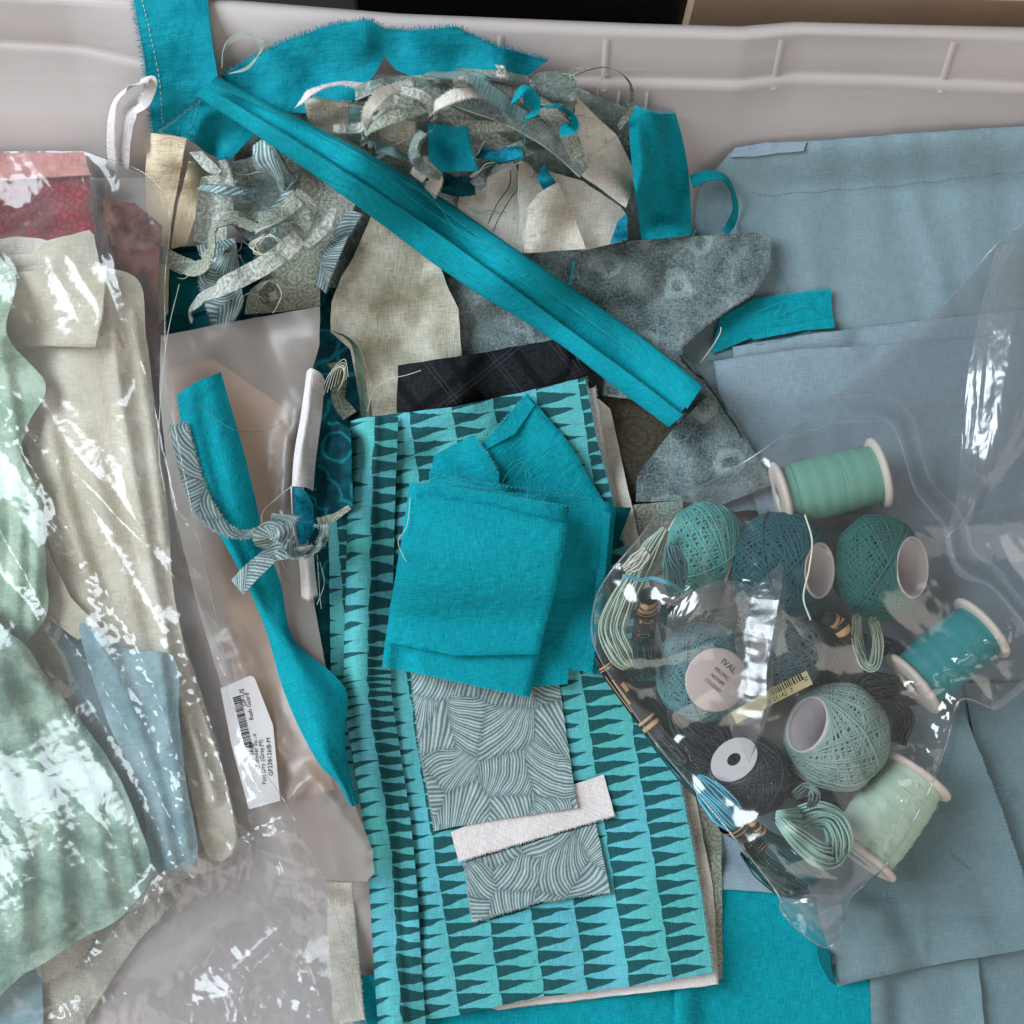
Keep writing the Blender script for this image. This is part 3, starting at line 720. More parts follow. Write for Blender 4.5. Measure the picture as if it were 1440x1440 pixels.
B.build('hem_stitching', m['bluegrey2'], hem)['kind'] = 'stuff'
flat('folded_fabric', 'narrow blue grey fold tucked behind the hemmed cotton', 'fabric', m['bluegrey2'], [(1026, 222), (1034, 208), (1075, 201), (1135, 199), (1130, 212), (1060, 220)], wr=[(.8, 20)], fold=[(0, 3)], r=1.2, gap=-1.5)
flat('fabric_scrap', 'turquoise offcut with frayed top lying on the blue grey cotton', 'scrap', m['turq'], [(1000, 498), (1012, 448), (1062, 420), (1168, 407), (1171, 452), (1080, 466), (1040, 482)], fray=[(1, 3, 1.8)], wr=[(1., 30)], lift=1)
so = LAST['o']
flat('folded_layer', None, None, m['turq'], [(1052, 472), (1080, 462), (1172, 447), (1174, 461), (1128, 465), (1060, 478)], wr=[(.3, 20)], parent=so, jit=.2)
for pth in ([(1062, 440, 1), (1100, 425, 2), (1090, 445, 1), (1130, 430, 1), (1150, 442, 0)], [(1090, 340, 1), (1092, 370, 2), (1100, 395, 2), (1103, 412, 0)], [(995, 508, 0), (1040, 490, 2), (1100, 478, 2), (1140, 466, 0)]): thread(Y['turq'], pth, parent=so, r=.18)
flat('folded_fabric', 'slate blue cotton fold lying just above the wide smooth one', 'fabric', m['bluegrey2'], [(1030, 488), (1140, 470), (1290, 452), (1540, 424), (1540, 520), (1280, 560), (1038, 548)], wr=[(1., 50), (.2, 10)], fold=[(0, 3)], r=1.6, ang=4)
flat('folded_fabric', 'smooth wide slate blue cotton running under the thread bag', 'fabric', m['bluegrey2'], [(1004, 508), (1120, 492), (1260, 484), (1540, 462), (1540, 1010), (1340, 1020), (1120, 900), (1060, 700), (1022, 600), (1010, 550)], wr=[(1.4, 60), (.2, 10)], fold=[(0, 3)], r=2.2, ang=4)
flat('folded_fabric', 'blue grey flannel at the right border, beyond the curled edge', 'fabric', m['bluegrey3'], [(1355, 960), (1540, 960), (1540, 1330), (1430, 1330), (1390, 1150)], wr=[(2, 40), (.4, 10)])
flat('folded_fabric', 'pale slate cotton in the bottom right corner, rightmost layer', 'fabric', m['bluegrey3'], [(1372, 1320), (1540, 1290), (1540, 1520), (1378, 1520)], wr=[(1.5, 40), (.3, 9)])
flat('folded_fabric', 'grey blue cotton with a curled right edge below the wide fold', 'fabric', m['bluegrey3'], [(1222, 1340), (1370, 1310), (1376, 1360), (1384, 1440), (1386, 1520), (1228, 1520)], ctrl=[(1240, 1420, 0), (1340, 1420, 0), (1366, 1440, .5), (1383, 1400, 4), (1384, 1440, 4), (1386, 1520, 4), (1355, 1400, 0)], wr=[(1, 40), (.3, 9)])
flat('folded_fabric', 'slate cotton corner between the striped stack and the thread bag', 'fabric', m['bluegrey2'], [(985, 1090), (1080, 1080), (1180, 1150), (1180, 1262), (1100, 1256), (1012, 1250)], wr=[(.8, 40)], lift=1)
flat('folded_fabric', 'wide soft blue grey fold reaching to the lower right border', 'fabric', m['bluegrey3'],
     [(1165, 1332), (1150, 1280), (1130, 1100), (1200, 1000), (1350, 985), (1378, 1060), (1408, 1140), (1440, 1236), (1475, 1330), (1310, 1357), (1178, 1386), (1170, 1360)],
     ctrl=[(1380, 1060, 5), (1408, 1140, 6), (1440, 1236, 6), (1380, 1180, 1), (1400, 1250, 1), (1250, 1200, 0), (1180, 1300, 2), (1300, 1340, 1), (1300, 1060, 0)], wr=[(1.6, 55), (.35, 9)], fold=[(9, 11), (11, 1)], r=2.2, fray=[(5, 8, 1.2)], ridges=[([(1170, 1290), (1260, 1270), (1380, 1275)], 1.0, 14), ([(1250, 1080), (1290, 1200), (1300, 1340)], 1.0, 12)])
so = LAST['o']
thread(Y['mix'], [(1250, 1235), (1248, 1255, 1), (1242, 1275, .3)], parent=so, r=.15); thread(Y['mix'], [(1335, 1198), (1350, 1212, 1), (1366, 1225, .2)], parent=so, r=.15)
for k in range(3): thread(Y['mix'], [(1400+4*k, 1110+8*k, 3), (1412+3*k, 1104+9*k, 5), (1422+3*k, 1096+9*k, 3)], parent=so, r=.2)
net('folded_lining', None, None, m['teal_dk'], [[(1150, 1326, .5), (1160, 1334, 2), (1168, 1338, 4)], [(1152, 1350, 0), (1160, 1356, 1), (1170, 1362, 3)], [(1166, 1378, 0), (1170, 1382, 1), (1176, 1386, 2)]], parent=so, wr=[])

# ------------------------------------------------------------------ grey floral fabric, wedge, cream pieces
gf = flat('printed_fabric', 'grey floral print fabric under the long strip, curved frayed right edge', 'fabric', m['floral'],
     [(630, 392), (690, 368), (760, 352), (900, 338), (1062, 327), (1083, 331), (1081, 376), (1060, 410), (990, 458), (958, 488), (956, 508), (984, 528), (1010, 566), (960, 580), (880, 560), (760, 545), (630, 540)],
     wr=[(1.6, 45), (.4, 10)], lift=3, ctrl=[(1062, 330, 3), (1080, 370, 5), (1030, 425, 6), (960, 490, 8), (990, 540, 6), (800, 400, 1), (900, 400, 2), (700, 450, 0), (880, 520, 2)], fray=[(4, 10, 1.6)], ang=10, th=.8)
flat('folded_layer', None, None, m['floral'], [(1002, 552), (1030, 590), (1062, 640), (1086, 682), (1010, 712), (950, 704), (894, 706), (896, 668), (946, 604), (980, 570)], parent=gf, wr=[(1.2, 35)], lift=2, fray=[(0, 3, 1.4)], ctrl=[(1030, 590, 4), (1002, 552, 6), (980, 640, 1), (900, 690, 0)], th=.8)
ribbon('curled_edge', None, None, m['floral'], [(958, 500, 4), (975, 520, 6), (1000, 545, 7), (1020, 575, 7), (1040, 605, 6), (1044, 612, 4)], 16, roll=[60, 55, 60, 60, 50, 40], parent=gf, fray='L', th=.8)
thread(Y['cream'], [(985, 510, 2), (1000, 490, 5), (1012, 470, 6), (1014, 460, 3)], parent=gf, r=.3)
wd = flat('printed_fabric', 'tan marbled cotton wedge curling down left of the long strip', 'fabric', m['tanmarble'],
     [(524, 300), (560, 290), (606, 330), (628, 400), (645, 434), (650, 520), (640, 560), (600, 590), (560, 600), (512, 596), (500, 530), (492, 490), (465, 466), (466, 425), (480, 390), (497, 362)], smooth=False,
     ctrl=[(530, 300, 8), (600, 350, 4), (640, 470, 0), (560, 420, 5), (500, 400, 8), (470, 440, 10), (468, 464, 7), (495, 500, 9), (520, 560, 3), (580, 490, 1)], wr=[(5., 26, 60, 2.2), (.8, 10)], R=5, lift=2, th=.7)
net('folded_lining', None, None, m['sage_dk'], [[(464, 464, 7), (472, 468, 4), (482, 470, 2)], [(482, 472, 8), (488, 476, 4), (494, 478, 1)], [(496, 488, 8), (500, 492, 3), (506, 494, 0)], [(502, 530, 5), (508, 532, 2), (514, 534, 0)], [(508, 586, 3), (514, 588, 1), (520, 590, 0)]], parent=wd, wr=[])
ribbon('fabric_strip', 'olive strip bunched up in the gap below the tan wedge', 'strip', m['lace_dk'], [(470, 510, 2), (480, 530, 4), (476, 560, 3), (492, 585, 2)], 24, roll=[30, 60, 40, 10])
for k in range(6): thread(Y['cream'], [(450+5*k, 560-4*k, 1), (462+4*k, 528-3*k, 5), (484, 505+5*k, 6), (490-3*k, 530+4*k, 3)], r=.2, name='loose_thread', label=('cream thread curl number one of the tangle below the tan wedge', 'cream thread curling lowest in the tangle below the wedge', 'cream thread in the middle of the tangle below the tan wedge', 'cream thread looping through the tangle left of the plaid', 'cream thread arching over the olive strip in the gap', 'cream thread highest in the tangle below the tan wedge')[k], cat='thread')

# ------------------------------------------------------------------ centre: plaid, striped stack
flat('folded_fabric', 'charcoal plaid fabric folded behind the striped fabric', 'fabric', m['plaid'], [(560, 514), (680, 496), (800, 474), (806, 520), (822, 640), (640, 700), (555, 640)], wr=[(1.2, 40), (.4, 10)], fold=[(0, 3)], r=2.2, ang=8, lift=2)
so = LAST['o']; thread(Y['cream'], [(517, 578, 1), (525, 550, 3), (545, 534, 4), (570, 528, 2), (592, 521, .5)], parent=so, r=.2)
flat('fabric_scrap', 'dark plaid offcut showing under the long strip end', 'scrap', m['plaid'], [(800, 505), (850, 510), (845, 580), (812, 590)], wr=[(1, 20)])
flat('fabric_piece', 'olive lace print layer at the bottom right of the striped stack', 'fabric', m['lace_dk'], [(640, 640), (880, 690), (985, 1085), (1014, 1150), (1016, 1376), (800, 1410), (600, 1400)], wr=[(.8, 40)], ang=8)
flat('fabric_scrap', 'taupe print piece beside the teal corner and thread bag', 'scrap', m['lace_dk'], [(862, 712), (960, 704), (958, 790), (880, 830), (850, 790)], wr=[(.8, 20)])
flat('fabric_piece', 'cream cotton layer in the striped stack, edge showing at right', 'fabric', m['muslin'], [(650, 600), (840, 560), (858, 575), (886, 700), (970, 1080), (1003, 1250), (1010, 1384), (700, 1420), (600, 1400)], wr=[(.6, 40)], ang=8)
flat('fabric_piece', 'pale grey cotton layer in the striped stack under the print', 'fabric', m['white'], [(650, 600), (836, 545), (852, 640), (960, 1090), (1008, 1384), (980, 1388), (700, 1418), (600, 1400)], wr=[(.6, 40)], ang=8, fray=[(1, 4, 1.8)])
flat('printed_fabric', 'dark strip of the zigzag print lying left of the roll', 'fabric', m['zig'], [(462, 735), (492, 725), (496, 900), (505, 1130), (480, 1135), (466, 1000)], wr=[(1, 20)], ang=5)
zz = flat('printed_fabric', 'teal zigzag striped cotton folded into a tall rectangle', 'fabric', m['zig'],
     [(520, 586), (640, 572), (735, 552), (822, 531), (838, 610), (900, 860), (955, 1090), (985, 1250), (1002, 1368), (880, 1388), (760, 1402), (650, 1426), (560, 1440), (540, 1330), (524, 1150), (505, 900), (505, 720)],
     wr=[(1.6, 60, 20, 1.5), (.5, 15)], ang=9, fold=[(0, 3)], r=1.4, fray=[(3, 8, 2.4)], lift=1, res=5,
     ctrl=[(600, 700, 2), (760, 700, 0), (900, 1000, 0), (700, 1200, 1), (900, 1300, 0), (560, 1000, 2), (560, 1350, 2)])
net('rolled_fold', None, None, m['zig'], [[(x0-2, y, 0), (x0-4, y, 4), (x0+6, y-3, 7.5), (x0+17, y-5, 8.5), (x0+30, y-6, 7), (x0+40, y-6, 3.5), (x0+50, y-6, 2), (x0+62, y-6, .6)] for x0, y in ((498, 592), (494, 700), (491, 820), (488, 930), (489, 985), (500, 1060), (514, 1150), (524, 1250), (530, 1350), (538, 1470))],
    parent=zz, wr=[(.5, 25)], R=3)
flat('swatch', 'cut swatch of grey flowing line print, lower of the two', 'swatch', m['flow'], [(653, 1213), (838, 1158), (858, 1254), (760, 1268), (664, 1296)], wr=[(.8, 30)], fray=[(4, 0, 1.6), (2, 4, 1.2)], ang=30)
flat('fabric_strip', 'short white cotton strip between the two line print swatches', 'strip', m['white'], [(634, 1170), (740, 1126), (849, 1089), (864, 1146), (750, 1180), (645, 1211)], wr=[(.8, 30)], fray=[(3, 5, 1.4)], ang=-18)
flat('swatch', 'larger swatch of grey flowing line print below the turquoise squares', 'swatch', m['flow'], [(576, 920), (780, 920), (796, 1030), (812, 1136), (700, 1152), (612, 1168), (590, 1050)], wr=[(.9, 35)], fray=[(5, 0, 1.4)], ang=-10)
# turquoise squares
flat('fabric_scrap', 'dark teal corner poking out right of the turquoise squares', 'scrap', m['teal_dk'], [(840, 712), (888, 714), (866, 770), (838, 800)], wr=[(.5, 20)])
flat('fabric_scrap', 'turquoise pointed fold leaning up behind the turquoise squares', 'scrap', m['turq'], [(742, 554), (800, 622), (848, 704), (830, 730), (720, 730), (690, 655), (676, 628), (710, 590)], wr=[(1.2, 30), (.3, 8)], lift=1.5, fray=[(6, 0, 1.8)], fold=[(0, 2)], r=1.4, ang=40)
so = LAST['o']; flat('folded_layer', None, None, m['turq'], [(740, 556), (752, 570), (724, 610), (684, 632), (678, 626), (712, 592)], parent=so, wr=[(.3, 12)], jit=.2)
flat('fabric_scrap', 'small turquoise flap left of the pointed fold', 'scrap', m['turq'], [(611, 640), (640, 624), (667, 612), (684, 636), (702, 668), (700, 720), (606, 716), (604, 668)], wr=[(1., 22)], fray=[(2, 4, 1.8)], lift=1.5)
for k in range(3):
    d = 10*k
    flat('turquoise_square', ('lower', 'middle', 'upper')[k]+' turquoise layer of the folded stack with loose threads', 'scrap', m['turq'], [(604+2*k, 664+d), (700, 682+d), (848, 704+d*.4), (842, 800), (600, 800)], wr=[(.8, 25)], fray=[(0, 2, 1.5)], lift=.5)
flat('turquoise_square', 'turquoise folded square, right one with frayed vertical edge', 'fabric', m['turq'], [(576, 680), (700, 692), (858, 706), (866, 716), (858, 800), (839, 948), (800, 940), (798, 962), (752, 966), (600, 950)], wr=[(.9, 40), (.3, 9)], fold=[(0, 2), (2, 5)], r=1.8, lift=1, ang=4)
so = LAST['o']
flat('stitched_band', None, None, m['turq'], [(848, 722), (858, 722), (851, 800), (832, 946), (822, 944), (842, 800)], parent=so, wr=[], fray=[(0, 3, 1.1), (3, 5, 1.1)], gap=.1, jit=.2)
sq = flat('turquoise_square', 'turquoise folded square lying on top, front left', 'fabric', m['turq'], [(577, 679), (620, 682), (800, 712), (797, 760), (770, 870), (744, 980), (640, 958), (538, 936), (548, 860), (566, 760)], wr=[(1.2, 45), (.35, 8)], fold=[(2, 5), (7, 0)], r=2.6, lift=1.5, fray=[(0, 2, 1.3), (5, 7, .9)], ang=4,
     ctrl=[(660, 800, 2), (700, 900, 1), (600, 720, 0), (560, 920, .5)])
flat('folded_layer', None, None, m['turq'], [(576, 693), (680, 708), (799, 738), (780, 830), (757, 920), (640, 922), (544, 902), (558, 800)], parent=sq, wr=[(1., 40), (.5, 10, 75, 3)], fold=[(0, 2), (2, 4), (4, 6), (6, 0)], r=1.5, gap=.1)
for pth in ([(700, 700, 1), (712, 668, 5), (735, 650, 7), (745, 672, 6), (742, 700, 3)], [(742, 705, 2), (738, 660, 6), (728, 646, 6), (715, 655, 3)], [(606, 672, 1), (650, 680, 3), (700, 686, 4), (730, 664, 5), (741, 646, 5)], [(755, 712, 2), (775, 690, 5), (790, 668, 5), (808, 652, 2)], [(805, 700, 1), (812, 680, 4), (818, 665, 4)], [(640, 648, 1), (642, 675, 3), (652, 660, 2)], [(760, 700, 2), (758, 676, 5), (770, 660, 4)], [(748, 700, 2), (770, 690, 5), (800, 694, 3)]):
    thread(Y['turq'], pth, parent=sq, r=.16, lift=1)
thread(Y['cream'], [(577, 700, 0), (572, 740, 1), (560, 760, 2), (566, 780, 1), (572, 790, 0)], parent=sq, r=.16)

# ------------------------------------------------------------------ cream pieces
# cream pieces under/right of the strip
flat('fabric_scrap', 'cream rounded scrap with two seam lines, left of the cream group', 'scrap', m['muslin'], [(645, 300), (648, 270), (662, 246), (690, 232), (722, 228), (732, 260), (736, 300), (735, 356), (700, 345), (668, 325)], smooth=True, wr=[(1.5, 25)], lift=5, ctrl=[(690, 250, 5), (650, 290, 2), (734, 300, 3), (700, 330, 3)])
so = LAST['o']
for a in ([(718, 240), (716, 262), (700, 285), (686, 315)], [(728, 265), (714, 285), (700, 310), (694, 325)]):
    s = catmull(np.array(a, float), 20); B = Buf(); B.tube(onlast(s[:, 0], s[:, 1], .25), .00022, 4); B.build('seam', m['taupe'], so)
flat('fabric_scrap', 'cream marbled scrap at far right of the cream group', 'scrap', m['muslin'], [(770, 240), (820, 255), (872, 290), (880, 300), (874, 340), (820, 352), (790, 350)], wr=[(1.5, 25)], lift=5, ctrl=[(872, 292, 7), (800, 300, 3)])
flat('fabric_scrap', 'teal batik sliver at the right end of the cream group', 'scrap', m['tealbatik'], [(868, 312), (882, 300), (882, 338), (858, 342)], wr=[(1, 12)], lift=6)
flat('fabric_scrap', 'narrow cream scrap standing in the middle of the cream group', 'scrap', m['muslin'], [(730, 222), (762, 250), (770, 270), (762, 340), (737, 355), (728, 280)], wr=[(1.2, 20)], lift=7, ctrl=[(733, 225, 4), (765, 260, 3), (740, 340, 0)])
flat('fabric_scrap', 'teal batik tip between the cream scraps', 'scrap', m['tealbatik'], [(764, 230), (782, 258), (764, 268), (755, 250)], wr=[(.6, 10)], lift=9)
flat('fabric_scrap', 'cream triangle scrap in front of the cream group', 'scrap', m['muslin'], [(784, 256), (806, 300), (824, 350), (736, 356), (742, 290), (760, 270)], wr=[(1.2, 24)], lift=9, ctrl=[(784, 258, 4), (740, 350, 0), (820, 346, 0)])
flat('fabric_scrap', 'large pale marbled scrap leaning right beside the turquoise strip', 'scrap', m['muslin'], [(810, 133), (835, 160), (868, 190), (896, 248), (880, 292), (840, 262), (806, 240), (796, 200), (806, 180)], wr=[(2., 26)], lift=6, ctrl=[(812, 140, 6), (890, 240, 5), (840, 210, 9), (880, 285, 3)])

# turquoise strips right of the pile
net('fabric_strip', 'wide turquoise strip standing upright right of the cream scraps', 'strip', m['turq'], [[(884, 148, 6), (900, 154, 12), (925, 160, 13), (950, 160, 8)], [(886, 200, 8), (905, 205, 15), (935, 208, 16), (962, 206, 8)], [(892, 260, 6), (912, 262, 13), (942, 264, 13), (970, 262, 5)], [(902, 336, 0), (918, 336, 5), (945, 334, 5), (972, 330, 1)]], wr=[(1.2, 18, 90, 3)], fray='T')
ribbon('fabric_strip', 'turquoise strip loop hanging right of the upright strip', 'strip', m['turq'], [(972, 256, 6), (995, 247, 9), (1018, 250, 10), (1030, 268, 8), (1034, 300, 4), (1020, 328, 0)], [22, 24, 24, 20, 18, 14], roll=[15, 25, 40, 55, 55, 40], wr=.6)
thread(Y['turq'], [(978, 300, 0), (985, 310, 2), (978, 325, 1), (972, 335, 0)], parent=LAST['o'])
ribbon('fabric_strip', 'thin grey green strip arching over above the pale scrap', 'strip', m['lace_dk'], [(800, 108, 4), (830, 97, 10), (862, 97, 14), (886, 118, 13), (888, 150, 8), (870, 180, 3)], 9, roll=[30, 50, 60, 60, 50, 20])

# ------------------------------------------------------------------ scraps along the top of the pile
t2 = flat('fabric_strip', 'long ruffled turquoise strip with frayed edge draped on the back wall', 'strip', m['turq_b'],
     [(312, 108), (340, 90), (400, 58), (470, 34), (520, 28), (538, 40), (575, 44), (640, 38), (700, 66), (770, 85), (740, 108), (690, 104), (640, 104), (585, 110), (556, 98), (540, 78), (528, 104), (500, 140), (440, 160), (380, 156), (330, 130)],
     ctrl=[(340, 100, 3), (420, 80, 8), (500, 60, 10), (520, 110, 4), (545, 60, 0), (600, 70, 9), (680, 90, 6), (760, 90, 2), (430, 140, 3)], wr=[(9, 24, -8, 3.5), (2, 12, 20, 2)], R=5, fray=[(0, 9, 3.0)], lift=3, th=.6)
t1 = flat('fabric_strip', 'turquoise frayed strip hanging over the back rim at upper left', 'strip', m['turq_b'], [(182, -40), (288, -40), (294, 20), (300, 70), (308, 112), (276, 140), (216, 188), (210, 130), (200, 60), (188, 0)],
     wr=[(1.6, 35), (.4, 9)], lift=3, fray=[(5, 0, 3.4)], R=6, ang=5, th=.6)
xy = catmull(np.array([(200, 0), (212, 50), (224, 110), (228, 165), (231, 172)], float), 60); B = Buf(); a_ = onlast(xy[:, 0], xy[:, 1], .45)
for i in range(0, 59, 2): B.tube(a_[i:i+2], .0002, 4)
B.build('stitching', Y['cream'], t1)['kind'] = 'stuff'
flat('folded_end', None, None, m['turq_b'], [(226, 186), (262, 158), (300, 130), (330, 160), (357, 190), (319, 229), (290, 214), (262, 193)], parent=t1, wr=[(1., 30)], lift=2, fray=[(0, 2, 2.2)], R=5)
for k, pth in enumerate(([(275, 150, 2), (268, 170, 4), (276, 185, 5), (268, 200, 3)], [(280, 150, 2), (272, 178, 5), (264, 186, 4), (272, 196, 4), (278, 190, 3), (270, 204, 1)])): thread(Y['dteal'], pth, parent=t1, r=.18)
for k in range(3): thread(Y['sage'], [(312, 96, 3), (316+k, 68-4*k, 6), (345, 52-3*k, 8), (372-3*k, 62+2*k, 6), (350, 92+2*k, 5), (322, 104, 3)], r=.2, parent=t2)
ribbon('fabric_strip', 'white frayed strip looped beside the turquoise strip at left', 'strip', m['white'], [(158, 238, 2), (156, 190, 4), (162, 145, 6), (185, 122, 9), (212, 112, 9), (206, 140, 6), (185, 165, 6), (178, 200, 4), (176, 236, 2)], [15, 15, 14, 15, 16, 14, 13, 13, 13], roll=[5, 10, 30, 40, 30, 30, 20, 10, 5], fray='R', frayl=1.8)
# patchwork
pw = net('patchwork_strip', 'patchwork strip of pale print pieces sewn together above the long strip', 'patchwork', m['patch_b'], [[(427, 138, 6), (505, 146, 9), (584, 152, 7)], [(437, 176, 8), (510, 190, 11), (584, 204, 8)], [(470, 205, 6), (520, 225, 9), (582, 246, 6)]], wr=[(1, 18)], fray='TR', frayl=2)
for q in ([(430, 139), (488, 144), (488, 158), (434, 152)], [(492, 146), (510, 148), (506, 205), (488, 196)], [(512, 148), (536, 150), (532, 222), (508, 208)], [(537, 152), (584, 155), (583, 170), (536, 166)], [(533, 200), (584, 206), (582, 224), (530, 214)], [(524, 216), (582, 226), (582, 246), (520, 226)]):
    flat('patch', None, None, m[('patch_a', 'patch_a', 'patch_c', 'patch_a', 'patch_c', 'patch_a')[len(pw.children) % 6]], q, parent=pw, wr=[(.2, 12)], gap=.05, th=.3, jit=.2, R=2)
for lb, mt, pth, wd_, ro in (
    ('pale print strip winding below the long grey strip in the pile', 'lace', [(505, 160, 6), (545, 140, 10), (600, 150, 10), (650, 170, 9), (700, 200, 8), (730, 222, 7)], [20, 22, 24, 24, 20, 16], [20, -15, 20, 10, -10, 0]),
    ('dark teal strip half hidden under the patchwork', 'swirl', [(586, 230, 4), (610, 250, 5), (640, 262, 4), (668, 262, 3)], [26, 34, 34, 24], [0, 10, 15, 5]),
    ('beige twisted strip beside the patchwork end', 'muslin', [(585, 250, 7), (600, 232, 10), (612, 250, 9), (604, 275, 5)], [20, 26, 24, 16], [-30, 10, 40, 20]),
    ('grey mottled strip curling left of the cream group', 'floral_dk', [(668, 262, 6), (690, 240, 8), (720, 215, 9), (760, 205, 9)], [22, 26, 26, 20], [20, 30, 10, 0]),
    ('teal batik strip peeping out above the cream group', 'tealbatik', [(672, 214, 6), (700, 218, 7), (735, 214, 7)], [18, 24, 18], [10, 20, 10]),
    ('dark green strip lying at the left flank of the pile', 'floral_dk', [(360, 180, 6), (390, 190, 8), (420, 205, 7), (445, 235, 5)], [24, 30, 30, 22], [20, 10, -20, -10]),
    ('pale strip poking up behind the patchwork', 'white', [(418, 148, 5), (440, 128, 8), (480, 118, 10), (520, 122, 9)], [12, 14, 16, 12], [40, 30, 40, 20])):
    ribbon('fabric_strip', lb, 'strip', m[mt], pth, wd_, ro, fray='LR', frayl=1.2, wr=.9, R=4)
flat('fabric_scrap', 'turquoise strip end hanging in front of the grey strips', 'scrap', m['turq_b'], [(601, 174), (656, 178), (662, 210), (672, 240), (620, 242), (604, 226)], wr=[(1.2, 20)], lift=5, fray=[(1, 3, 1.8)], ctrl=[(630, 180, 4), (630, 235, 0)])
for k, (lb, mt, pth, wd_, ro) in enumerate((
    ('long grey green print strip curving across the top of the pile', 'floral_dk', [(500, 132, 10), (540, 118, 12), (590, 120, 13), (650, 140, 13), (720, 165, 13), (780, 200, 11), (822, 242, 7)], [22, 24, 26, 30, 30, 28, 20], [10, 20, 15, 10, 5, 0, 0]),
    ('second grey print strip, just above the long curving one', 'patch_a', [(560, 112, 12), (640, 112, 14), (700, 122, 15), (760, 148, 14), (800, 190, 12), (815, 225, 10)], [14, 18, 22, 26, 24, 18], [20, 30, 25, 15, 10, 0]),
    ('dusty teal strip lying behind the grey print strips', 'patch_c', [(600, 104, 12), (650, 108, 16), (690, 130, 17), (725, 158, 16), (740, 165, 15)], [18, 20, 22, 22, 14], [30, 20, 15, 10, 5]),
    ('grey mottled strip along the top near the fuzzy tangle', 'floral_dk', [(640, 100, 14), (690, 104, 16), (740, 112, 16), (790, 128, 14), (808, 150, 12)], [16, 18, 20, 18, 14], [35, 30, 25, 20, 10]),
    )):
    o_ = ribbon('fabric_strip', lb, 'strip', m[mt], pth, wd_, ro, fray='R', frayl=1.2, wr=.6, R=5)
    if k == 0:
        cc = LAST['v'].reshape(-1, 7, 3)[:, 6]; B = Buf(); B.tube(cc+np.array([0, 0, .0003]), .0004, 5); B.build('piping', m['lace'], o_)
ribbon('fabric_strip', 'short turquoise loop on top of the grey strips', 'strip', m['turq'], [(722, 138, 17), (738, 128, 20), (748, 146, 20), (744, 166, 18)], [22, 24, 24, 22], roll=[20, 30, 10, 0], R=5)
ribbon('fabric_strip', 'curled turquoise strip next to the large pale scrap', 'strip', m['turq'], [(758, 152, 16), (780, 148, 20), (800, 160, 19), (804, 178, 16), (788, 184, 14)], [14, 18, 20, 18, 12], roll=[30, 45, 50, 30, 10], R=5, fray='L')
flat('fabric_scrap', 'tiny beige print scrap on the strips at the top', 'scrap', m['lace'], [(636, 108), (656, 106), (664, 124), (650, 128), (638, 122)], wr=[(.4, 10)], lift=14, R=5)
tg = thing('thread_tangle', 'fuzzy grey tangle of torn threads at the top of the pile', 'thread tangle', tuple(P(778, 122, .06)))
B = Buf(); rr = random.Random(3)
for k in range(60):
    a0 = rr.uniform(0, 6.28); cx, cy = 776+rr.uniform(-26, 26), 122+rr.uniform(-12, 14); pts = []
    for i in range(12):
        a = a0+i*.62*rr.uniform(.7, 1.3); q = rr.uniform(4, 13); pts.append((cx+q*math.cos(a)*1.2, cy+q*math.sin(a)*.8, 17+rr.uniform(0, 9)))
    p = catmull(np.array(pts), 40); E = HM; z = 0.058+p[:, 2]*MM*.6; B.tube(P(p[:, 0], p[:, 1], z), .00028, 4)
B.build('fibres', Y['sage'], tg)['kind'] = 'stuff'
flat('fuzz_core', None, None, m['floral_dk'], [(746, 108), (780, 100), (806, 116), (808, 140), (780, 146), (752, 132)], parent=tg, wr=[(3, 10)], lift=8, smooth=True)
ribbon('fabric_scrap', 'tiny white folded scrap on the turquoise ruffle', 'scrap', m['white'], [(703, 92, 6), (706, 100, 9), (704, 108, 6)], 10, roll=[20, 20, 20], fray='LR', frayl=1)

ORD = ('leftmost', 'second from the left', 'third from the left', 'fourth from the left', 'fifth from the left', 'sixth from the left', 'seventh from the left', 'third from the right', 'second from the right', 'rightmost')
def offcuts(seed, n, box, mats, where, group):
    q = random.Random(seed); todo = []
    for k in range(n):
        x, y = q.uniform(box[0], box[2]), q.uniform(box[1], box[3]); a0 = q.uniform(0, 6.28); turn = q.uniform(-.5, .5); pts = [(x, y, q.uniform(2.5, 4))]
        for i in range(q.randint(5, 7)):
            a0 += turn+q.uniform(-.2, .2); x += 17*math.cos(a0); y += 13*math.sin(a0); pts.append((x, y, q.uniform(2.5, 5)))
        r0 = q.uniform(-18, 18)
        todo.append((sum(p[0] for p in pts)/len(pts), pts, [q.uniform(8, 12), q.uniform(12, 18), q.uniform(7, 12)], [r0, r0+q.uniform(-20, 20), r0+q.uniform(-20, 20)]))
    todo.sort(key=lambda t: t[0]); od = ORD[:n-3]+ORD[-3:]
    for k, (_, pts, wd_, ro) in enumerate(todo):
        mt, adj = mats[k % len(mats)]
        ribbon('thin_offcut', 'thin %s frayed offcut, %s of those curled %s' % (adj, od[k], where), 'offcut', m[mt], pts, wd_, roll=ro, fray='LR', frayl=1.4, wr=.25, R=6, group=group)
offcuts(43, 10, (500, 130, 790, 215), (('lace', 'pale grey'), ('floral_dk', 'grey green'), ('muslin', 'cream'), ('patch_c', 'dusty teal'), ('lace_dk', 'olive')), 'on the pile top', 'thin offcuts at the top of the pile')
rr = random.Random(21)
hosts = [o for o in bpy.data.objects if o.parent is None and o.name.startswith('fabric_strip')]
